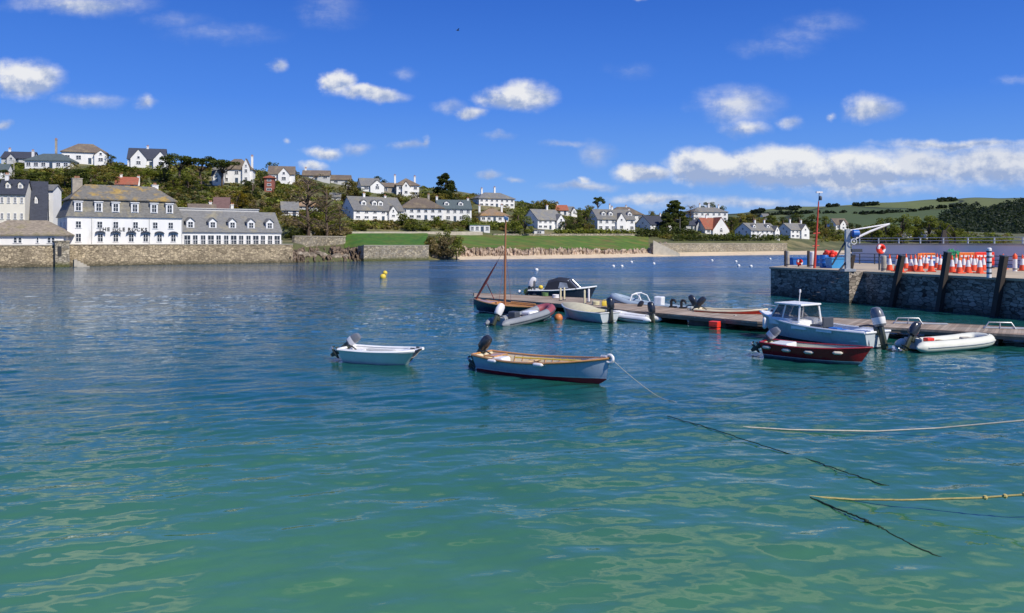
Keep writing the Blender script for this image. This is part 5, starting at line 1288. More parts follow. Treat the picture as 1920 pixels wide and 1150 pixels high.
def small(px, py, z, kind, m, label, r=.2, name=None, cat=None):
    p = on_z(px, py, z); a = MB()
    if kind == 'buoy': a.ball((0, 0, r * .8), r, 14); a.lathe([(r * .2, r * 1.7), (r * .24, r * 1.95)], (0, 0, 0), 8)
    elif kind == 'can':
        a.rbox((0, 0, .16), (.34, .22, .32), .05); a.tube([(-.1, 0, .3), (-.06, 0, .4), (.08, 0, .4), (.12, 0, .3)], .025, 6)
    elif kind == 'coil':
        for k in range(5): a.torus((0, 0, .04 + .05 * k), .24 - .02 * (k % 2), .035, 18, 6)
    elif kind == 'cleat':
        a.box((0, 0, .12), (.1, .1, .24)); a.tube([(-.28, 0, .27), (-.1, 0, .24), (.1, 0, .24), (.28, 0, .27)], [.03, .05, .05, .03], 6)
    o = a.build(name or kind, m, None, True, p); return tag(o, label, cat or kind)
small(987, 551, PZ, 'buoy', m_yellow, "yellow buoy lying on the outer end of the pontoon", .24, 'fender_buoy', 'buoy')
small(974, 550.5, PZ, 'buoy', m_conew, "small white fender lying left of the yellow buoy on the pontoon", .16, 'fender_buoy', 'fender')
small(1022, 555.5, PZ, 'coil', mat("green_rope", (.12, .22, .08), .9, .3, 4), "coil of green rope on the pontoon by the service post", .2, 'rope_coil', 'rope')
small(1042, 559, PZ, 'coil', m_conew, "coil of white rope on the pontoon left of the paired posts", .2, 'rope_coil', 'rope')
small(1117, 572, PZ, 'coil', m_ypost, "coil of cream rope on the deck right of the white post", .2, 'rope_coil', 'rope')
small(1133, 574, PZ, 'can', m_yellow, "yellow fuel can on the deck below the white arch boat", .2, 'fuel_can', 'fuel can')
m_black = mat("black_rubber", (.018, .018, .02), .5, .2, 3)
for q, y, l in ((1262, 577, "left of the two black mooring cleats on the far edge of the pontoon"), (1281, 578.5, "right of the two black mooring cleats on the far edge of the pontoon")):
    p = on_z(q, y, PZ); e = empty("mooring_cleat", p, R(-25), l, "cleat"); a = MB(); a.rbox((0, 0, .05), (.5, .3, .1), .03); a.build("plate", m_black, e)
    a = MB(); a.tube([(-.12, 0, .05), (-.12, 0, .42), (-.06, 0, .52), (.1, 0, .50), (.2, 0, .3)], [.09, .09, .1, .08, .05], 8); a.build("horn", m_black, e, True)
for q, y, l in ((1703, 608, "pale metal mooring frame on the far edge of the pontoon above the cream inflatable"), (1875, 617, "second pale mooring frame on the pontoon near the right edge")):
    p = on_z(q, y, PZ); e = empty("mooring_hoop", p, R(-14), l, "mooring frame"); a = MB()
    a.tube([(-.7, 0, 0), (-.5, 0, .32), (.5, 0, .32), (.7, 0, 0)], .035, 6); a.tube([(0, 0, .32), (0, 0, 0)], .03, 6); a.build("hoop", m_steel, e, True)
    a = MB(); a.rbox((.6, .1, .04), (2.6, .2, .08), .02); a.build("beam", m_steel, e)
p = on_z(1341, 618, 0); a = MB(); a.rbox((0, 0, .28), (.52, .5, .34), .03); a.rbox((0, 0, -.1), (.5, .48, .36), .03)
e = empty("red_crate", p + Vector((0, .1, 0)), R(-36), "bright red plastic block hanging on the near side of the pontoon", "crate"); a.build("block", m_redp, e)
a = MB(); a.box((0, -.255, .28), (.44, .012, .03)); a.box((0, -.255, .2), (.44, .012, .03)); a.build("ribs", m_redp, e)
# ------------------------------------------------------------------ boats
def paint(name, c, rough=.28, **k):
    m = mat(name, c, rough, k.pop('var', .10), k.pop('scale', 1.5), coat=k.pop('coat', .25), **k)
    t = NT(m.node_tree); b = [n for n in t.n if n.type == 'BSDF_PRINCIPLED'][0]; src = b.inputs['Base Color'].links[0].from_socket
    tc = t.new('ShaderNodeTexCoord'); v = tc.outputs['Object']; z = t.sep(v)[2]
    n = t.noise(t.vmath('MULTIPLY', v, (3, 3, 1.2)), 2.2, 5, .7)                    # weed line and dribbles
    f = t.mrange(t.math('MULTIPLY_ADD', n.outputs[0], -.20, z), -.12, .0, .8, 0)
    s = t.noise(t.vmath('MULTIPLY', v, (5, 5, .7)), 2.0, 4, .7)
    c2 = t.mix(t.mrange(s.outputs[0], .55, .78, 0, .35), src, (.20, .17, .12)); t.put(b.inputs['Base Color'], t.mix(f, c2, (.055, .065, .035)))
    return m
m_hullw = mat("white_gelcoat", (.86, .86, .84), .28, .06, 2, coat=.25); m_hullblue = paint("blue_hull_paint", (.45, .55, .66)); m_hullred = paint("maroon_hull_paint", (.33, .018, .024))
m_bottomred = mat("antifoul_red", (.38, .022, .035), .5, .15, 2); m_boot = paint("white_line", (.75, .75, .74)); m_slateblue = paint("slate_bottom", (.16, .22, .28), .5)
m_varn = mat("varnished_wood", (.54, .27, .09), .3, .25, 3, stretch=(.3, 3, 3), coat=.4); m_wood = mat("bare_wood", (.58, .42, .24), .6, .22, 3, stretch=(.3, 3, 3))
m_creamin = mat("cream_inside", (.74, .65, .46), .6, .12, 2); m_greyin = mat("grey_inside", (.46, .47, .46), .6, .12, 2); m_pale = mat("pale_green_inside", (.50, .50, .38), .6, .12, 2)
m_navy = paint("navy_hull", (.025, .035, .065)); m_canvas = mat("navy_canvas", (.014, .018, .032), .8, .2, 2.5, bump=.3); m_cover = mat("cream_canvas", (.56, .52, .36), .85, .15, 2, bump=.4)
m_cowl = paint("black_cowl", (.028, .032, .042), .22); m_gcowl = paint("grey_cowl", (.16, .17, .19), .25); m_leg = paint("outboard_leg", (.03, .033, .04), .4); m_metal = mat("bare_metal", (.55, .56, .58), .3, .1, 3, metal=.8)
m_tubegrey = mat("grey_hypalon", (.24, .26, .28), .55, .10, 2); m_tubew = mat("cream_hypalon", (.70, .70, .60), .55, .08, 2); m_tubeblue = mat("blue_grey_hypalon", (.30, .38, .46), .55, .08, 2); m_maroon = mat("maroon_hypalon", (.30, .07, .09), .55, .1, 2)
m_rope = mat("pale_rope", (.55, .50, .40), .9, .2, 8); m_fender = mat("cream_fender", (.66, .60, .48), .5, .12, 3); m_screen = glass_mat("boat_window", (.05, .06, .07), .35); m_hullsb = paint("blue_grey_hull", (.60, .65, .67), .3)
m_redsail = mat("tan_sail", (.20, .05, .055), .9, .2, 3)

class Hull:
    def __init__(s, L, B, F, draft=.25, stern=.8, bowrise=.3, sternrise=.05, pw=2.2, rake=.35, bowmin=.02, p=.42, floor=.08, tmax=.42):
        s.__dict__.update(locals()); s.n = 25
    def w(s, t):
        if t < s.tmax: r = s.stern + (1 - s.stern) * math.sin(math.pi / 2 * t / s.tmax)
        else: r = s.bowmin + (1 - s.bowmin) * (1 - ((t - s.tmax) / (1 - s.tmax)) ** s.pw)
        return s.B / 2 * r
    def zs(s, t): return s.F + s.bowrise * max(0, t - .25) ** 2 / .5625 + s.sternrise * max(0, .4 - t) ** 2 / .16
    def zk(s, t): return -s.draft + (s.zs(1) + s.draft) * .35 * max(0, (t - .72) / .28) ** 2.4
    def pt(s, t, z, inset=0.0):
        zk, zs = s.zk(t), s.zs(t); f = min(1, max(0, (z - zk) / (zs - zk)))
        pp = s.p + (.95 - s.p) * max(0, (t - .5) / .5) ** 1.3
        y = max(0.0, s.w(t) * f ** pp - inset); x = -s.L / 2 + s.L * t - s.rake * (1 - f) * max(0, (t - .6) / .4) ** 1.6 + .06 * s.L * 0
        x += .10 * (1 - t) ** 8 * (-f)                      # transom leans aft a little
        return Vector((x, y, z))
    def build(s, parent, mats, zb=.03, stripe=.05, name="hull", th=.05, inside=None, gun=None, gr=.03):
        a = MB(); rows = 9
        for sd in (1, -1):
            b0 = len(a.v)
            for i in range(s.n):
                t = i / (s.n - 1); zk, zs = s.zk(t), s.zs(t); z1 = max(zb, zk + .003); z2 = max(zb + stripe, zk + .006)
                zz = [zk, zk + (z1 - zk) * .35, zk + (z1 - zk) * .7, z1, z2] + [z2 + (zs - z2) * k / 4 for k in range(1, 5)]
                for z in zz:
                    q = s.pt(t, z); a.v.append((q.x, q.y * sd, q.z))
            for i in range(s.n - 1):
                for k in range(rows - 1):
                    f = (b0 + i * rows + k, b0 + (i + 1) * rows + k, b0 + (i + 1) * rows + k + 1, b0 + i * rows + k + 1)
                    a.f.append(f if sd < 0 else f[::-1]); a.m.append(1 if k < 3 else 2 if k == 3 else 0)
        n1 = s.n * rows; L0 = [k for k in range(rows)]; R0 = [n1 + k for k in range(rows)]
        for k in range(rows - 1): a.f.append((L0[k], L0[k + 1], R0[k + 1], R0[k])); a.m.append(1 if k < 3 else 2 if k == 3 else 0)
        h = a.build(name, mats, parent, True)
        b = MB(); ins = []
        ti = [i / (s.n - 1) * .97 + .012 for i in range(s.n)]
        for sd in (1, -1):
            b0 = len(b.v)
            for t in ti:
                zs = s.zs(t); zf = max(s.floor, s.zk(t) + .1)
                for z in (zs - .005, zf + (zs - zf) * .5, zf):
                    q = s.pt(t, z, th); q.y = min(q.y, s.pt(t, zs).y * .97); b.v.append((q.x, q.y * sd, q.z))
            for i in range(s.n - 1):
                for k in range(2):
                    f = (b0 + i * 3 + k, b0 + i * 3 + k + 1, b0 + (i + 1) * 3 + k + 1, b0 + (i + 1) * 3 + k); b.f.append(f if sd < 0 else f[::-1]); b.m.append(0)
        m_ = s.n * 3
        for i in range(s.n - 1): b.f.append((i * 3 + 2, (i + 1) * 3 + 2, m_ + (i + 1) * 3 + 2, m_ + i * 3 + 2)); b.m.append(1)
        b.f.append((0, 1, m_ + 1, m_)); b.m.append(0); b.f.append((1, 2, m_ + 2, m_ + 1)); b.m.append(0)
        ins = inside if isinstance(inside, (list, tuple)) else [inside or m_greyin] * 2
        b.build("inner_lining", ins, parent, True)
        g = MB(); q = [s.pt(i / 40, s.zs(i / 40)) for i in range(41)]
        g.tube([(p.x, p.y + gr * .2, p.z) for p in q], gr, 6); g.tube([(p.x, -p.y - gr * .2, p.z) for p in q], gr, 6)
        p0 = q[0]; g.tube([(p0.x, p0.y, p0.z), (p0.x, -p0.y, p0.z)], gr * 1.1, 6)
        cap = MB(); q2 = [s.pt(i / 40, s.zs(i / 40)) for i in range(41)]
        for sd in (1, -1):
            b0 = len(g.v)
            for p in q2: g.v += [(p.x, p.y * sd, p.z + .012), (p.x, max(0, p.y - th * 1.5) * sd, p.z + .012)]
            for i in range(40):
                f = (b0 + 2 * i, b0 + 2 * i + 1, b0 + 2 * i + 3, b0 + 2 * i + 2); g.f.append(f if sd > 0 else f[::-1]); g.m.append(0)
        g.build("gunwale", gun or mats[0], parent, True)
        return h
    def thwart(s, parent, t, z, m, wd=.26, name="seat", th=.04):
        a = MB(); y = s.pt(t, z).y - .03; x = -s.L / 2 + s.L * t; a.rbox((x, 0, z), (wd, 2 * y, th), .012); return a.build(name, m, parent)
    def deck(s, parent, t0, t1, m, name="foredeck", dz=.015, camber=.04, n=8):
        a = MB(); vs = []
        for i in range(n + 1):
            t = t0 + (t1 - t0) * i / n; q = s.pt(t, s.zs(t)); vs += [(q.x, q.y - .02, q.z + dz), (q.x, 0, q.z + dz + camber * min(1, q.y)), (q.x, -q.y + .02, q.z + dz)]
        fs = []
        for i in range(n): fs += [(i * 3, i * 3 + 1, i * 3 + 4, i * 3 + 3), (i * 3 + 1, i * 3 + 2, i * 3 + 5, i * 3 + 4)]
        fs = [f[::-1] for f in fs]
        q = s.pt(t0, s.zs(t0)); b0 = len(vs); yb_ = max(.02, s.pt(t0, max(s.floor + .02, s.zk(t0) + .1)).y - .07); vs += [(q.x, yb_, s.floor + .05), (q.x, -yb_, s.floor + .05)]
        fs.append((0, 1, 2, b0 + 1, b0)); a.add(vs, fs); return a.build(name, m, parent, True)

def outboard(parent, loc, size=1.0, tilt=0.0, cowl=None, yaw=0.0, stripe=None):
    """outboard motor: clamp bracket at the origin, leg astern of the transom (-x); tilt swings the leg up and the cowl forward"""
    k = size; cowl = cowl or m_cowl
    a = MB()
    a.rbox((0.02, 0, -.05 * k), (.16 * k, .22 * k, .28 * k), .02)
    a.rbox((-.10 * k, 0, -.30 * k), (.20 * k, .13 * k, .75 * k), .04); a.rbox((-.14 * k, 0, -.52 * k), (.34 * k, .24 * k, .03 * k), .01)
    a.lathe([(.01, -.26 * k), (.055 * k, -.2 * k), (.075 * k, 0), (.05 * k, .2 * k), (.02, .26 * k)], (-.12 * k, 0, -.75 * k), 10, 0, Matrix.Rotation(R(90), 3, 'Y'))
    a.add([(-.03 * k, .012, -.8 * k), (-.25 * k, .012, -.8 * k), (-.22 * k, .008, -1.0 * k), (-.10 * k, .008, -1.0 * k), (-.03 * k, -.012, -.8 * k), (-.25 * k, -.012, -.8 * k), (-.22 * k, -.008, -1.0 * k), (-.10 * k, -.008, -1.0 * k)],
          [(0, 1, 2, 3), (7, 6, 5, 4), (3, 2, 6, 7), (0, 3, 7, 4), (1, 5, 6, 2)])
    a.tube([(.05 * k, 0, .08 * k), (.3 * k, .02, .16 * k), (.62 * k, .04, .17 * k)], [.035 * k, .03 * k, .028 * k], 8)
    o = a.build("outboard_motor", m_leg, parent, True, loc, (0, tilt, yaw))
    c = MB(); secs = [(-.03, .13, .24, .0), (.04, .155, .31, .0), (.26, .16, .33, .01), (.46, .145, .30, .03), (.57, .10, .22, .04), (.60, .04, .10, .04)]
    b0 = 0
    for (z, hy, lx, ox) in secs:
        for j in range(16):
            an = 2 * math.pi * j / 16; cx, sy = math.cos(an), math.sin(an)
            cx = math.copysign(abs(cx) ** .65, cx); sy = math.copysign(abs(sy) ** .65, sy)
            c.v.append(((-.10 + ox + lx * .62 * cx) * k, hy * sy * k, (z + .10) * k))
    for i in range(len(secs) - 1):
        for j in range(16): c.f.append((i * 16 + j, i * 16 + (j + 1) % 16, (i + 1) * 16 + (j + 1) % 16, (i + 1) * 16 + j)); c.m.append(1 if (stripe and i == 1) else 0)
    c.f.append(tuple(range(16))[::-1]); c.m.append(0); c.f.append(tuple((len(secs) - 1) * 16 + j for j in range(16))); c.m.append(0)
    c.build("cowl", [cowl, stripe or cowl], o, True)
    p = MB()
    for j in range(3):
        an = j * 2.094; q = Matrix.Rotation(an, 3, 'X'); vs = []
        for (r_, w_, tw) in ((.03, .03, .02), (.09, .075, .03), (.135, .06, .025), (.155, .02, .01)): vs += [q @ Vector((-tw, -w_ / 2, r_)), q @ Vector((tw, w_ / 2, r_))]
        p.add([Vector((-.40 * k, 0, -.75 * k)) + v * k for v in vs], [(i, i + 1, i + 3, i + 2) for i in (0, 2, 4)])
    p.lathe([(.035 * k, -.06 * k), (.03 * k, .05 * k), (.01, .08 * k)], (-.40 * k, 0, -.75 * k), 8, 0, Matrix.Rotation(R(-90), 3, 'Y'))
    p.build("propeller", m_metal, o)
    return o
def sausage(parent, loc, L, r, m, rz=0.0, name="fender", vert=False):
    a = MB(); pr = [(.012, -L / 2 - .03), (r * .5, -L / 2 + .0), (r * .9, -L / 2 + r * .5), (r, -L / 2 + r), (r, L / 2 - r), (r * .9, L / 2 - r * .5), (r * .5, L / 2), (.012, L / 2 + .03)]
    rot = Matrix.Identity(3) if vert else Matrix.Rotation(rz, 3, 'Z') @ Matrix.Rotation(R(90), 3, 'Y')
    a.lathe(pr, (0, 0, 0), 10, 0, rot); return a.build(name, m, parent, True, loc)
def rope(label, pts, r, m, name="mooring_rope", sag=None, knots=(), cat="rope", wob=0.0):
    out = []; pts = [Vector(p) for p in pts]; rr_ = random.Random(len(label))
    for i in range(len(pts) - 1):
        for k in range(10):
            f = k / 10; q = pts[i].lerp(pts[i + 1], f)
            if sag: q.z -= sag * 4 * f * (1 - f)
            q += Vector((rr_.uniform(-wob, wob), rr_.uniform(-wob, wob), 0)); out.append(q)
    out.append(pts[-1]); o0 = out[0].copy()
    a = MB(); a.tube([p - o0 for p in out], r, 6)
    for k in knots: a.ball(out[int(k * (len(out) - 1))] - o0, r * 2.2, 8)
    return tag(a.build(name, m, None, True, o0), label, cat)
def boat(name, label, cat, x, y, yaw, pitch=0.0, roll=0.0, z=0.0): return empty(name, (x, y, z), 0, label, cat, None, (roll, pitch, yaw))
def heading(a, b): return math.atan2(b[1] - a[1], b[0] - a[0])

# white moulded dinghy ------------------------------------------------
a_, b_ = on_z(650, 679), on_z(778, 688); yaw = R(-19)
c = (Vector(a_) + Vector(b_)) / 2 + Vector((.05, .45, 0))
e = boat("motor_dinghy", "small white moulded dinghy with a grey outboard floating at left centre", "boat", c.x, c.y, yaw, R(.5))
H_ = Hull(3.15, 1.5, .50, .22, .90, .10, .02, 3.4, .42, .50, .36, .27, .5)
H_.build(e, [m_hullw, m_hullw, m_hullw], .02, .03, inside=m_hullw, gun=m_hullw, gr=.065)
H_.deck(e, .80, 1.0, m_hullw); H_.thwart(e, .30, .36, m_hullw, .42); H_.thwart(e, .60, .38, m_hullw, .34)
for sd in (1, -1):
    a = MB(); a.rbox((-.35, sd * .44, .36), (1.3, .26, .22), .05); a.build("side_bench", m_greyin, e)
a = MB(); a.rbox((-1.2, 0, .40), (.5, 1.15, .10), .03); a.build("stern_bench", m_hullw, e)
outboard(e, (-1.60, .05, .60), .95, R(52), m_gcowl, stripe=m_conew)
for t_ in (.93,):
    a = MB(); q = H_.pt(t_, H_.zs(t_)); a.rbox((q.x - .05, 0, q.z + .06), (.2, .07, .05), .015); a.rbox((q.x, q.y * .7, q.z + .05), (.14, .05, .08), .01); a.build("cleat", m_dsteel, e)
a = MB(); a.tube([(1.35, .3, .62), (.9, .35, .45), (.5, .2, .42), (.2, -.3, .46), (-.4, -.45, .52)], .022, 6); a.build("painter", m_dsteel, e)

# blue open boat in the foreground -----------------------------------
a_, b_ = Vector((-1.35, 30.6, 0)), Vector((3.05, 26.95, 0)); yaw = heading(a_, b_)
c = (a_ + b_) / 2 + Vector((math.sin(yaw) * -.45, math.cos(yaw) * .45, 0))
e = boat("open_boat", "blue clinker open boat with varnished gunwale and red bottom in the foreground", "boat", c.x, c.y, yaw, R(-1.3), R(1.5))
H_ = Hull(5.7, 1.75, .56, .30, .66, .28, .10, 2.3, .14, .02, .40, .10, .44)
H_.build(e, [m_hullblue, m_bottomred, m_boot], .13, .045, inside=[m_creamin, m_wood], gun=m_varn, gr=.045)
for t_, z_ in ((.12, .50), (.36, .46), (.60, .50)): H_.thwart(e, t_, z_, m_wood, .30)
H_.deck(e, .86, .995, m_varn)
a = MB()
for k in range(13):
    t_ = .12 + k * .06
    for sd in (1, -1):
        q = [H_.pt(t_, z, .065) for z in (.16, .3, .45, H_.zs(t_) - .04)]; a.tube([(p.x, p.y * sd, p.z) for p in q], .014, 4)
a.build("ribs", m_varn, e)
a = MB(); a.tube([(-1.6, .35, .52), (1.3, .28, .62)], .03, 6); a.rbox((1.6, .27, .63), (.7, .13, .025), .01); a.build("oar", m_yellow, e)
a = MB(); a.rbox((-1.95, -.05, .42), (.55, .55, .32), .08); a.build("sack", m_hullw, e)
a = MB(); a.rbox((-2.35, .1, .60), (.55, .8, .05), .02); a.build("stern_seat", m_varn, e)
q = H_.pt(1, H_.zs(1)); a = MB(); a.torus((q.x + .02, 0, q.z - .02), .13, .055, 18, 8, 0, Matrix.Rotation(R(80), 3, 'X')); a.tube([(q.x - .35, .05, q.z + .04), (q.x - .1, 0, q.z + .06)], .05, 6); a.build("bow_fender", m_conew, e, True)
a = MB(); a.rbox((-1.5, -.25, .22), (.40, .28, .24), .05); a.build("fuel_tank", m_redp, e); a = MB(); [a.torus((1.55, -.1, .25 + .05 * k), .2, .035, 16, 6) for k in range(4)]; a.build("painter", m_rope, e)
for t_ in (.58, .20): q = H_.pt(t_, H_.zs(t_) - .05); sausage(e, (q.x, -q.y - .07, q.z), .42, .07, m_conew, 0)
outboard(e, (-2.92, .0, .72), 1.0, R(38), m_cowl)
bow2 = Matrix.Translation((c.x, c.y, 0)) @ e.rotation_euler.to_matrix().to_4x4() @ Vector((2.9, 0, .86))

# maroon dinghy ---------------------------------------------------------
a_, b_ = on_z(1450, 673), on_z(1606, 690); yaw = heading(a_, b_) + R(4)
c = (a_ + b_) / 2 + Vector((.42, .62, 0))
e = boat("rowing_dinghy", "dark red dinghy hung with cream fenders in front of the cabin boat", "boat", c.x, c.y, yaw, R(.2))
H_ = Hull(4.2, 1.65, .58, .25, .78, .16, .06, 2.4, .40, .03, .40, .14, .42)
H_.build(e, [m_hullred, m_slateblue, m_boot], .11, .025, inside=[m_pale, m_pale], gun=m_hullred, gr=.04)
for t_ in (.32, .58): H_.thwart(e, t_, .42, m_pale, .28)
a = MB(); a.rbox((-1.45, 0, .48), (.75, 1.05, .34), .05); a.build("stern_locker", m_hullw, e)
for t_ in (.06, .26, .48, .74): q = H_.pt(t_, H_.zs(t_) - .17); qn_ = H_.pt(t_ + .03, H_.zs(t_) - .17); sausage(e, (q.x, -q.y - .06, q.z), .34, .075, m_fender, math.atan2(-(qn_.y - q.y), qn_.x - q.x))
outboard(e, (-2.12, .1, .68), .95, R(46), m_gcowl, stripe=m_conew)

# cabin fishing boat ------------------------------------------------------
bow_, st_ = Vector((13.2, 42.0, 0)), Vector((16.5, 37.0, 0)); yaw = heading(st_, bow_); c = (bow_ + st_) / 2
e = boat("fishing_boat", "pale blue-grey fishing boat with glazed white cuddy and large outboard by the pontoon", "boat", c.x, c.y, yaw, R(-.8))
H_ = Hull(6.5, 2.2, .78, .3, .88, .42, .02, 2.5, .55, .04, .36, .22, .45)
H_.build(e, [m_hullsb, m_navy, m_navy], .06, .05, inside=m_hullw, gun=m_hullw, gr=.055)
H_.deck(e, .60, .99, m_hullw, camber=.08)
x0, x1, z0, z1 = .55, 1.75, .95, 1.72                    # cuddy
def frame_bar(a, p, q, w_=.07):
    p, q = Vector(p), Vector(q); d = q - p; a.box(tuple((p + q) / 2), (w_, w_, d.length + w_ * .6), 0, rot=d.to_track_quat('Z', 'Y').to_matrix())
cf = [(x1 + .35, .72, z0), (x1 + .35, -.72, z0), (x0 - .3, -.86, z0), (x0 - .3, .86, z0)]; ct = [(x1 - .1, .62, z1), (x1 - .1, -.62, z1), (x0 - .25, -.74, z1), (x0 - .25, .74, z1)]
a = MB()
for i in range(4): frame_bar(a, cf[i], ct[i]); 
for i in (0, 1, 3): frame_bar(a, cf[i], cf[(i + 1) % 4], .09)
for sd in (1, -1): frame_bar(a, (x0 + .75, sd * .80, z0), (x0 + .60, sd * .70, z1))
frame_bar(a, (x1 + .35, 0, z0), (x1 - .1, 0, z1), .05)
cu = a.build("cuddy_frame", m_hullw, e)
a = MB(); a.rbox(((x0 + x1) / 2 - .17, 0, z1 + .05), (x1 - x0 + .4, 1.6, .09), .03); a.build("roof", m_hullw, cu)
a = MB(); a.box(((x0 + x1) / 2 + .05, .80, .9), (x1 - x0 + .5, .04, .35)); a.box(((x0 + x1) / 2 + .05, -.80, .9), (x1 - x0 + .5, .04, .35)); a.box((x1 + .33, 0, .92), (.04, 1.4, .3)); a.build("coaming", m_hullw, e)
a = MB()
a.add([cf[0], cf[1], ct[1], ct[0]], [(0, 1, 2, 3)]); a.add([cf[1], cf[2], ct[2], ct[1]], [(0, 1, 2, 3)]); a.add([cf[3], cf[0], ct[0], ct[3]], [(0, 1, 2, 3)])
g_ = a.build("window", m_screen, cu); sm_ = g_.modifiers.new("thick", 'SOLIDIFY'); sm_.thickness = .012
a = MB(); a.tube([(.9, 0, z1 + .1), (.85, 0, z1 + .6)], .018, 6); a.lathe([(.03, 0), (.05, .02), (.05, .14), (.02, .17)], (.85, 0, z1 + .6), 8); a.build("mast_light", m_conew, e)
for x in (.1, -1.3): a = MB(); q = H_.pt((x + 3.25) / 6.5, .74); a.rbox((x, q.y + .02, .70), (.85, .06, .16), .02); a.build("rubbing_board", m_hullw, e); a = MB(); a.rbox((x, -q.y - .02, .70), (.85, .06, .16), .02); a.build("rubbing_board", m_hullw, e)
a = MB(); a.rbox((-.4, .0, .62), (.7, .9, .5), .06); a.rbox((-.75, 0, 1.0), (.1, .8, .5), .04); a.build("helm_seat", m_dsteel, e)
a = MB(); a.rbox((-2.5, 0, .55), (.9, 1.7, .5), .06); a.build("stern_locker", m_hullw, e)
a = MB(); a.rbox((-1.4, .35, .58), (.5, .4, .5), .04); a.rbox((-1.35, -.3, .52), (.45, .45, .38), .04); a.build("fish_box", m_bluep, e)
outboard(e, (-3.35, 0, .95), 1.4, R(14), m_gcowl, stripe=m_conew)
a = MB(); a.tube([(-3.2, .6, .9), (-3.35, .65, .3), (-3.3, .6, -.1)], .02, 6); a.build("stern_ladder", m_metal, e)
a = MB()
for sd in (1, -1): a.tube([(1.9, .62 * sd, 1.16), (2.0, .6 * sd, 1.42), (2.9, .22 * sd, 1.55), (3.1, 0, 1.55)], .02, 6)
a.build("bow_rail", m_metal, e)
sausage(e, (2.2, .98, .72), .55, .11, m_conew, 0, "fender", True)

# inflatables ------------------------------------------------------------------
def rib(label, x, y, yaw, L, B, r, tube_m, blunt=.5, rise=.22, name="inflatable_boat", pitch=0.0, floor_m=None, strake=None, motor=None, bow_m=None, bench=True, cat="boat", hullm=None, tend=.40):
    e = boat(name, label, cat, x, y, yaw, pitch); hb = B / 2 - r; pts = []; n = 9; bl = L * .40
    for k in range(7): f = k / 6; pts.append((-L / 2 + f * (L - bl), hb, r * .85 + rise * .25 * f * f))
    for k in range(1, n * 2):
        an = math.pi / 2 - math.pi * k / (n * 2); ex = 2 / (2 + blunt * 2); cx = math.copysign(abs(math.cos(an)) ** ex, math.cos(an)); sy = math.copysign(abs(math.sin(an)) ** (ex * 1.15), math.sin(an))
        xx = L / 2 - bl + (bl - r) * cx; pts.append((xx, hb * sy, r * .85 + rise * (.25 + .75 * (max(0, cx)) ** 1.5)))
    for k in range(7): f = 1 - k / 6; pts.append((-L / 2 + f * (L - bl), -hb, r * .85 + rise * .25 * f * f))
    rs = [r] * len(pts)
    pts = [(-L / 2 - tend, pts[0][1], r * .8), (-L / 2 - tend * .55, pts[0][1], r * .85)] + pts + [(-L / 2 - tend * .55, pts[-1][1], r * .85), (-L / 2 - tend, pts[-1][1], r * .8)]
    rs = [r * .18, r * .72] + rs + [r * .72, r * .18]
    a = MB(); a.tube(pts, rs, 14)
    if bow_m: 
        nn_ = len(pts)
        for fi in range(len(a.f)):
            seg = fi // 14
            if abs(seg - nn_ / 2) < nn_ * .16: a.m[fi] = 1
    a.build("tube", [tube_m, bow_m or tube_m], e, True)
    a = MB(); off = [Vector(p) for p in pts[2:-2]]; out = []
    for i, p in enumerate(off):
        d = (off[min(i + 1, len(off) - 1)] - off[max(i - 1, 0)]).normalized(); nrm_ = Vector((-d.y, d.x, 0)); nrm_ = nrm_ if nrm_.dot(Vector((p.x * .3, p.y, 0))) > 0 or abs(p.y) < .01 else -nrm_
        if abs(p.y) < .05: nrm_ = Vector((1, 0, 0))
        out.append(p + nrm_.normalized() * r * .99)
    a.tube(out, r * .13, 6); a.build("rubbing_strake", strake or m_dsteel, e, True)
    a = MB(); a.tube([p + Vector((0, 0, r * .98)) for p in off], .012, 5)
    for i in range(1, len(off) - 1, 4): a.box(tuple(off[i] + Vector((0, 0, r * .98))), (.10, .06, .03))
    a.build("grab_line", m_dsteel, e)
    fl = [(p.x, p.y * .96) for p in off]; a = MB(); a.prism(fl, r * .35, r * .5); a.build("floor", floor_m or m_greyin, e)
    if hullm:
        a = MB(); k_ = len(off)
        a.add([(p.x, p.y * .9, r * .5) for p in off] + [(p.x * .96, 0, -.15 + .2 * max(0, p.x / L * 2) ** 3) for p in off], [(i, i + 1, k_ + i + 1, k_ + i) for i in range(k_ - 1)]); a.build("hull", hullm, e, True)
    a = MB(); a.rbox((-L / 2 + .05, 0, r * 1.2), (.08, 2 * hb - r * .9, r * 1.9), .02); a.build("transom", m_greyin, e)
    if bench: a = MB(); a.rbox((-L * .08, 0, r * 1.35), (.26, 2 * hb - r * 1.2, .05), .015); a.build("seat", m_wood, e)
    if motor: outboard(e, (-L / 2, 0, r * 2.25), *motor)
    return e
e = rib("cream inflatable with blunt bow and black outboard lying at the right end of the pontoon", 20.05, 36.75, R(20), 4.5, 1.75, .26, m_tubew, .9, .16, motor=(1.05, R(30), m_cowl), floor_m=m_greyin, strake=m_greyin)
a = MB(); a.rbox((-1.2, .1, .40), (.42, .30, .26), .05); a.build("fuel_tank", m_redp, e); a = MB(); a.torus((.9, 0, .36), .22, .05, 16, 6); a.torus((.9, 0, .44), .20, .05, 16, 6); a.build("painter", m_rope, e)
e = rib("grey inflatable with maroon bow and white-capped outboard in front of the wooden dinghy", .85, 48.9, R(48), 4.9, 1.85, .27, m_tubegrey, .35, .42, pitch=R(-3), bow_m=m_maroon, motor=(1.2, R(34), m_conew), strake=m_dsteel, hullm=m_hullsb)
a = MB(); a.rbox((.3, -.1, .52), (.9, .7, .28), .10); a.build("gear_bag", m_hullw, e)
a = MB(); a.rbox((-.9, .15, .55), (.5, .6, .4), .08); a.build("console", m_dsteel, e)
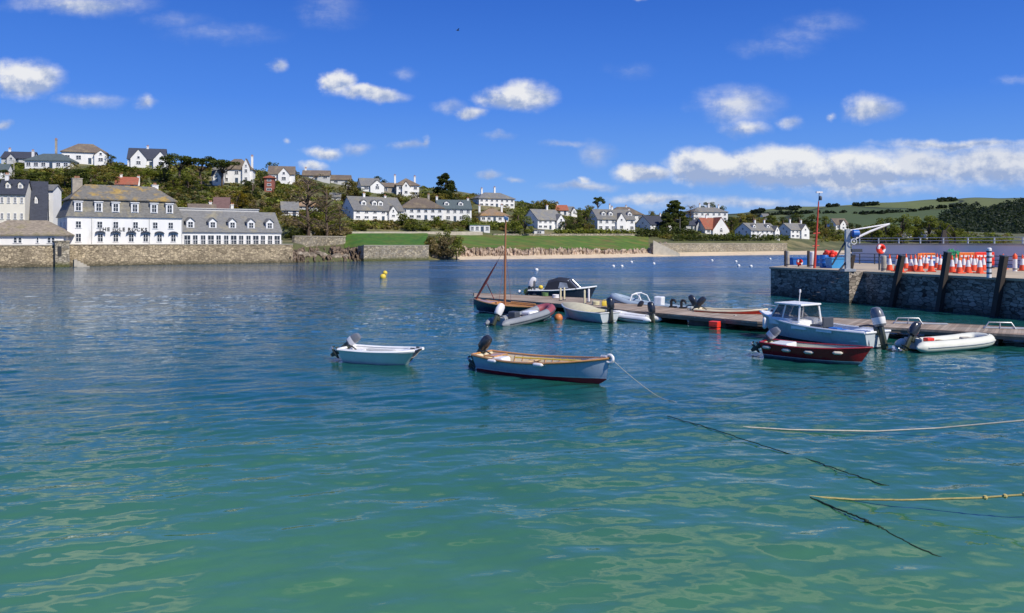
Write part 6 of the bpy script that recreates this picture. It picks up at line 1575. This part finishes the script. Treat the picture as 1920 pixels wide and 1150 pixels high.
# cream covered boat with outboard
c = on_z(1112, 606); yaw = R(112)
e = boat("covered_boat", "grey boat under a cream canvas cover with its black outboard towards us", "boat", c.x + -.3, c.y + 2.1, R(126), R(-1))
H_ = Hull(4.4, 1.9, .62, .25, .86, .22, .02, 2.6, .3, .04, .38, .14)
H_.build(e, [m_hullsb, m_navy, m_boot], .04, .03, inside=m_pale, gun=m_boot, gr=.04)
a = MB(); vs = []; n = 12
for i in range(n + 1):
    t_ = .30 + .69 * i / n; q = H_.pt(t_, H_.zs(t_)); hp_ = .34 * math.sin(math.pi * (.12 + .80 * i / n)) 
    vs += [(q.x, q.y + .03, q.z - .08), (q.x, q.y * .9, q.z + .06), (q.x, q.y * .4, q.z + hp_ * .85), (q.x, 0, q.z + hp_), (q.x, -q.y * .4, q.z + hp_ * .85), (q.x, -q.y * .9, q.z + .06), (q.x, -q.y - .03, q.z - .08)]
fs = [(i * 7 + k, i * 7 + k + 1, i * 7 + k + 8, i * 7 + k + 7) for i in range(n) for k in range(6)]; fs.append((0, 1, 2, 3, 4, 5, 6)); a.add(vs, fs); a.build("canvas_cover", m_cover, e, True)
H_.thwart(e, .12, .5, m_pale, .3); outboard(e, (-2.25, 0, .78), 1.15, R(6), m_cowl)
rib("small white inflatable with its outboard down beside the cream covered boat", 7.35, 49.7, R(132), 3.1, 1.5, .22, m_hullw, .6, .16, motor=(1.1, R(8), m_cowl))
# wooden sailing dinghy with mast
st_, bw_ = Vector((2.4, 52.5, 0)), Vector((-2.75, 56.2, 0)); yaw = heading(st_, bw_); c = (st_ + bw_) / 2
e = boat("sailing_dinghy", "dark hulled wooden sailing dinghy with bare varnished mast and rolled tan jib", "boat", c.x, c.y, yaw, R(-.5))
H_ = Hull(6.0, 1.8, .62, .25, .62, .26, .06, 2.2, .2, .02, .42, .14)
H_.build(e, [m_navy, m_navy, m_boot], .04, .04, inside=[m_varn, m_wood], gun=m_varn, gr=.05)
H_.deck(e, .70, .99, m_varn); H_.thwart(e, .28, .46, m_varn, .3); H_.thwart(e, .5, .46, m_varn, .3)
Rm = e.rotation_euler.to_matrix(); mast_w = at(945.5, 575, 54.5); ml = Rm.transposed() @ (Vector((mast_w.x, mast_w.y, 0)) - Vector((c.x, c.y, 0)))
a = MB(); mh = 6.45; a.tube([(ml.x, ml.y * .3, .1), (ml.x, ml.y * .3, 3), (ml.x - .02, ml.y * .3, mh)], [.085, .08, .05], 10); a.build("mast", mat("varnished_mast", (.36, .15, .065), .4, .2, 2, stretch=(2, 2, .3)), e, True)
a = MB(); a.add([(ml.x - .35, .1, mh + .05), (ml.x + .12, -.06, mh + .2), (ml.x + .18, -.06, mh + .0), (ml.x - .28, .1, mh - .15), (ml.x - .35, .15, mh + .05), (ml.x + .12, -.01, mh + .2), (ml.x + .18, -.01, mh + .0), (ml.x - .28, .15, mh - .15)],
      [(0, 1, 2, 3), (7, 6, 5, 4), (0, 4, 5, 1), (1, 5, 6, 2), (2, 6, 7, 3), (3, 7, 4, 0)]); a.build("masthead_pennant", m_conew, e)  # white masthead pennant, a thin slanted slab
hd_ = Vector((ml.x - .02, ml.y * .3, 4.5)); tk = Vector((2.9, 0, .85))
a = MB(); a.tube([tk, tk.lerp(hd_, .35), tk.lerp(hd_, .72)], [.07, .09, .03], 8); a.build("rolled_jib", m_redsail, e, True)
a = MB(); a.tube([tk, hd_], .013, 5); a.tube([tk.lerp(hd_, .35), (1.6, -.4, .9)], .03, 5); a.tube([(ml.x, .7, .8), (ml.x, ml.y * .3, 4.6)], .010, 5); a.tube([(ml.x, -.7, .8), (ml.x, ml.y * .3, 4.6)], .010, 5); a.build("rigging", m_redsail, e)
a = MB(); a.tube([(-.2, .1, .85), (-2.2, .15, .8)], .05, 8); a.build("boom", m_varn, e, True)
# dark cabin boat behind the pontoon head
c = at(1062, 555, 63.5); c.z = 0
e = boat("cabin_boat", "dark hulled motor boat with a navy canvas hood behind the pontoon end", "boat", c.x, 66.2, R(-14), R(-1.5))
H_ = Hull(5.4, 2.1, .95, .3, .86, .25, .02, 2.6, .5, .04, .38, .3)
H_.build(e, [m_navy, m_navy, m_boot], .05, .04, inside=m_hullw, gun=m_hullw, gr=.06); H_.deck(e, .62, .99, m_hullw)
a = MB(); vs = []; prof = [(-1.5, .95, .15), (-1.2, 1.75, .75), (-.4, 1.98, .92), (.55, 1.85, .9), (1.25, 1.1, .72)]
for (x, z, w_) in prof: vs += [(x, .95, 1.0), (x, .9, max(1.02, z - .22)), (x, w_ * .6, z), (x, -w_ * .6, z), (x, -.9, max(1.02, z - .22)), (x, -.95, 1.0)]
a.add(vs, [(i * 6 + k, i * 6 + k + 1, i * 6 + k + 7, i * 6 + k + 6) for i in range(4) for k in range(5)]); hd_o = a.build("canvas_hood", m_canvas, e, True)
m_vinyl = glass_mat("clear_vinyl", (.25, .28, .33))
for sd in (1, -1):
    a = MB(); a.add([(-.3, sd * .965, 1.12), (.55, sd * .965, 1.12), (.42, sd * .94, 1.55), (-.15, sd * .94, 1.62)], [(0, 1, 2, 3)])
    g_ = a.build("clear_panel", m_vinyl, hd_o); g_.modifiers.new("thick", 'SOLIDIFY').thickness = .02
a = MB()
for sd in (1, -1): a.tube([(.6, sd * .93, 1.05), (.5, sd * .75, 1.78)], .03, 6); a.tube([(1.3, sd * .7, 1.05), (.62, sd * .6, 1.75)], .03, 6)
a.tube([(.6, .75, 1.8), (.6, -.75, 1.8)], .03, 6); a.build("windscreen_frame", m_metal, e)
outboard(e, (-2.75, 0, 1.15), 1.3, R(25), m_conew)
a = MB(); a.ball((-2.0, .3, 1.15), .2, 10); a.build("fender", m_yellow, e, True)
# blue-grey inflatable with white arch, far side of pontoon
e = rib("blue-grey inflatable with a white roll arch behind the pontoon", 9.75, 56.5, R(150), 6.2, 2.0, .29, m_tubeblue, .3, .55, pitch=R(-2.5), hullm=m_hullsb, motor=(1.1, R(30), m_cowl), bench=False)
a = MB(); a.tube([(1.35, .82, .45), (1.15, .74, 1.12), (.95, .5, 1.22), (.95, -.5, 1.22), (1.15, -.74, 1.12), (1.35, -.82, .45)], .055, 8); a.tube([(.3, .82, .45), (.6, .74, 1.05), (.95, .5, 1.2)], .045, 8); a.tube([(.3, -.82, .45), (.6, -.74, 1.05), (.95, -.5, 1.2)], .045, 8); a.build("roll_arch", m_hullw, e, True)
a = MB(); a.rbox((-.6, 0, .75), (.6, .7, .7), .08); a.build("console", m_hullw, e)
# small dark tender and red boat, far side of the pontoon
e = rib("small dark tender with varnished seat behind the middle of the pontoon", 9.6, 53.2, R(-32), 2.5, 1.2, .19, m_black, .6, .12, motor=(.8, R(30), m_cowl), strake=m_varn)
a = MB(); a.rbox((.2, 0, .42), (.7, .6, .12), .03); a.build("varnished_locker", m_varn, e)
c = Vector((13.5, 49.2, 0)); e = boat("red_boat", "bright red open boat with cream gunwale behind the pontoon", "boat", c.x, c.y, R(-33), 0)
H_ = Hull(4.2, 1.7, .66, .25, .8, .2, .02, 2.5, .3, .03, .4, .14)
H_.build(e, [m_redp, m_navy, m_boot], .04, .03, inside=m_creamin, gun=m_creamin, gr=.055); H_.thwart(e, .35, .5, m_wood, .3); H_.thwart(e, .6, .5, m_wood, .3); H_.deck(e, .8, .99, m_wood)
outboard(e, (-2.15, 0, .84), 1.0, R(40), m_cowl)
e = rib("white inflatable tender with a tilted outboard beyond the bow of the fishing boat", 14.1, 46.6, R(140), 2.9, 1.45, .22, m_tubew, .6, .16, motor=(1.0, R(50), m_cowl))
rib("grey folded tender lying between the red boat and the fishing boat", 15.6, 46.3, R(150), 2.6, 1.3, .2, m_tubegrey, .6, .14, motor=(.9, R(50), m_gcowl))
rib("blue and white inflatable just showing at the right edge beyond the cream one", 26.3, 37.2, R(-26), 3.6, 1.6, .24, m_lblue, .6, .14, strake=m_conew)

# ------------------------------------------------------------------ buoys, ropes, bird
def buoy(px, py, r, m, label, group, name="mooring_buoy"):
    p = on_z(px, py); e = empty(name, p, random.uniform(0, 6), label, "buoy", group)
    a = MB(); a.ball((0, 0, r * .45), r, 16); a.build("float", m, e, True)
    a = MB(); a.lathe([(r * .16, r * 1.35), (r * .2, r * 1.55)], (0, 0, 0), 8); a.torus((0, 0, r * 1.7), r * .17, r * .06, 12, 6, 0, Matrix.Rotation(R(90), 3, 'X')); a.build("ring", m_dsteel, e)
m_wbuoy = mat("white_buoy", (.80, .80, .78), .4, .06, 2); m_obuoy = mat("orange_buoy", (.60, .20, .06), .5, .2, 2)
buoy(718, 522, .42, m_yellow, "nearer and larger yellow mooring buoy left of the sailing dinghy", "yellow buoys"); buoy(722, 514, .36, m_yellow, "farther smaller yellow mooring buoy left of the sailing dinghy", "yellow buoys")
WB = [(1150, 501), (1166, 501), (1184, 493), (1226, 496), (1335, 490), (1380, 492), (1385, 500), (1408, 501), (1006, 508), (1444, 487)]
for i, (q, y) in enumerate(WB): buoy(q, y, .32 if y > 495 else .34, m_wbuoy, "small white mooring buoy, %s from the left in the bay" % words_[sorted(x for x, _ in WB).index(q)], "white mooring buoys in the bay")
buoy(1047, 600, .27, m_obuoy, "faded orange mooring buoy under the maroon bow of the grey inflatable", None)
rope("thin pale mooring line running from the blue boat's bow down into the water", [bow2, on_z(1225, 738, .06), on_z(1262, 752, .01), on_z(1330, 772, -.03)], .009, m_rope, sag=.05)
m_weed_refl = mat("weedy_rope_and_reflection", (.02, .045, .02), .8, .3, 6)
rope("dark weedy rope floating right of the blue boat", [on_z(1252, 780, .03), on_z(1340, 806, .03), on_z(1430, 836, .03), on_z(1530, 866, .025), on_z(1580, 884, .02), on_z(1650, 906, .0), on_z(1700, 925, -.04)], .011, m_weed_refl, wob=.035)  # mooring line's reflection on the water, modelled as a thin dark rope
rope("weed-covered rope trailing away below the yellow rope", [on_z(1520, 934, .02), on_z(1575, 956, .02), on_z(1625, 976, .03), on_z(1655, 992, .0), on_z(1710, 1022, .0), on_z(1790, 1058, -.04)], .016, m_weed_refl, knots=(.4, .56), wob=.03)
m_yrope = mat("yellow_rope", (.52, .42, .15), .9, .3, 10)
rope("long pale rope rising from the water toward the right edge", [on_z(1378, 800, -.01), on_z(1480, 806, .02), on_z(1640, 809, .05), at(1760, 803, 20.0), at(1950, 786, 19.0), at(2500, 690, 17.5)], .022, m_rope)
rope("thick yellow mooring rope with knots stretched to the right edge in the foreground", [on_z(1513, 931, .0), on_z(1600, 937, .03), at(1700, 938, 14.6), at(1835, 934, 14.2), at(1960, 925, 13.8), at(2500, 830, 13)], .020, m_yrope, knots=(.63, .69, .75), wob=.006)
# bird high in the sky
p = at(858, 57, 120); e = empty("bird", p, R(30), "tiny dark bird flying high in the blue sky", "bird")
bm = MB(); bm.lathe([(.01, -.3), (.07, -.12), (.08, .05), (.05, .2), (.01, .3)], (0, 0, 0), 8, 0, Matrix.Rotation(R(90), 3, 'Y')); bm.add([(-.1, .05, .03), (.1, .05, .03), (.0, .6, .16), (-.12, .55, .15), (-.1, -.05, .03), (.1, -.05, .03), (0, -.6, .16), (-.12, -.55, .15)], [(0, 1, 2, 3), (7, 6, 5, 4)]); bm.build("body", m_black, e, True)
# utility pole by the left houses
p = ground(26, 345); e = empty("utility_pole", p, 0, "thin wooden utility pole among the trees at the far left", "pole"); a = MB(); hh = (345 - 300) * p.y / FPX
a.tube([(0, 0, -1), (0, 0, hh)], [.16, .10], 8); a.build("shaft", m_wpost, e); a = MB(); a.box((0, 0, hh - .6), (1.6, .12, .12)); a.build("crossarm", m_wpost, e)
p = ground(1097, 432); 
p = ground(1275, 444); e = empty("utility_pole", p, 0, "thin dark flagpole-like pole beside the tall pine above the beach wall", "pole"); a = MB(); a.tube([(0, 0, -1), (0, 0, 7.5)], [.12, .07], 8); a.build("shaft", m_wpost, e); a = MB(); a.ball((0, 0, 7.55), .12, 8); a.build("finial", m_wpost, e)
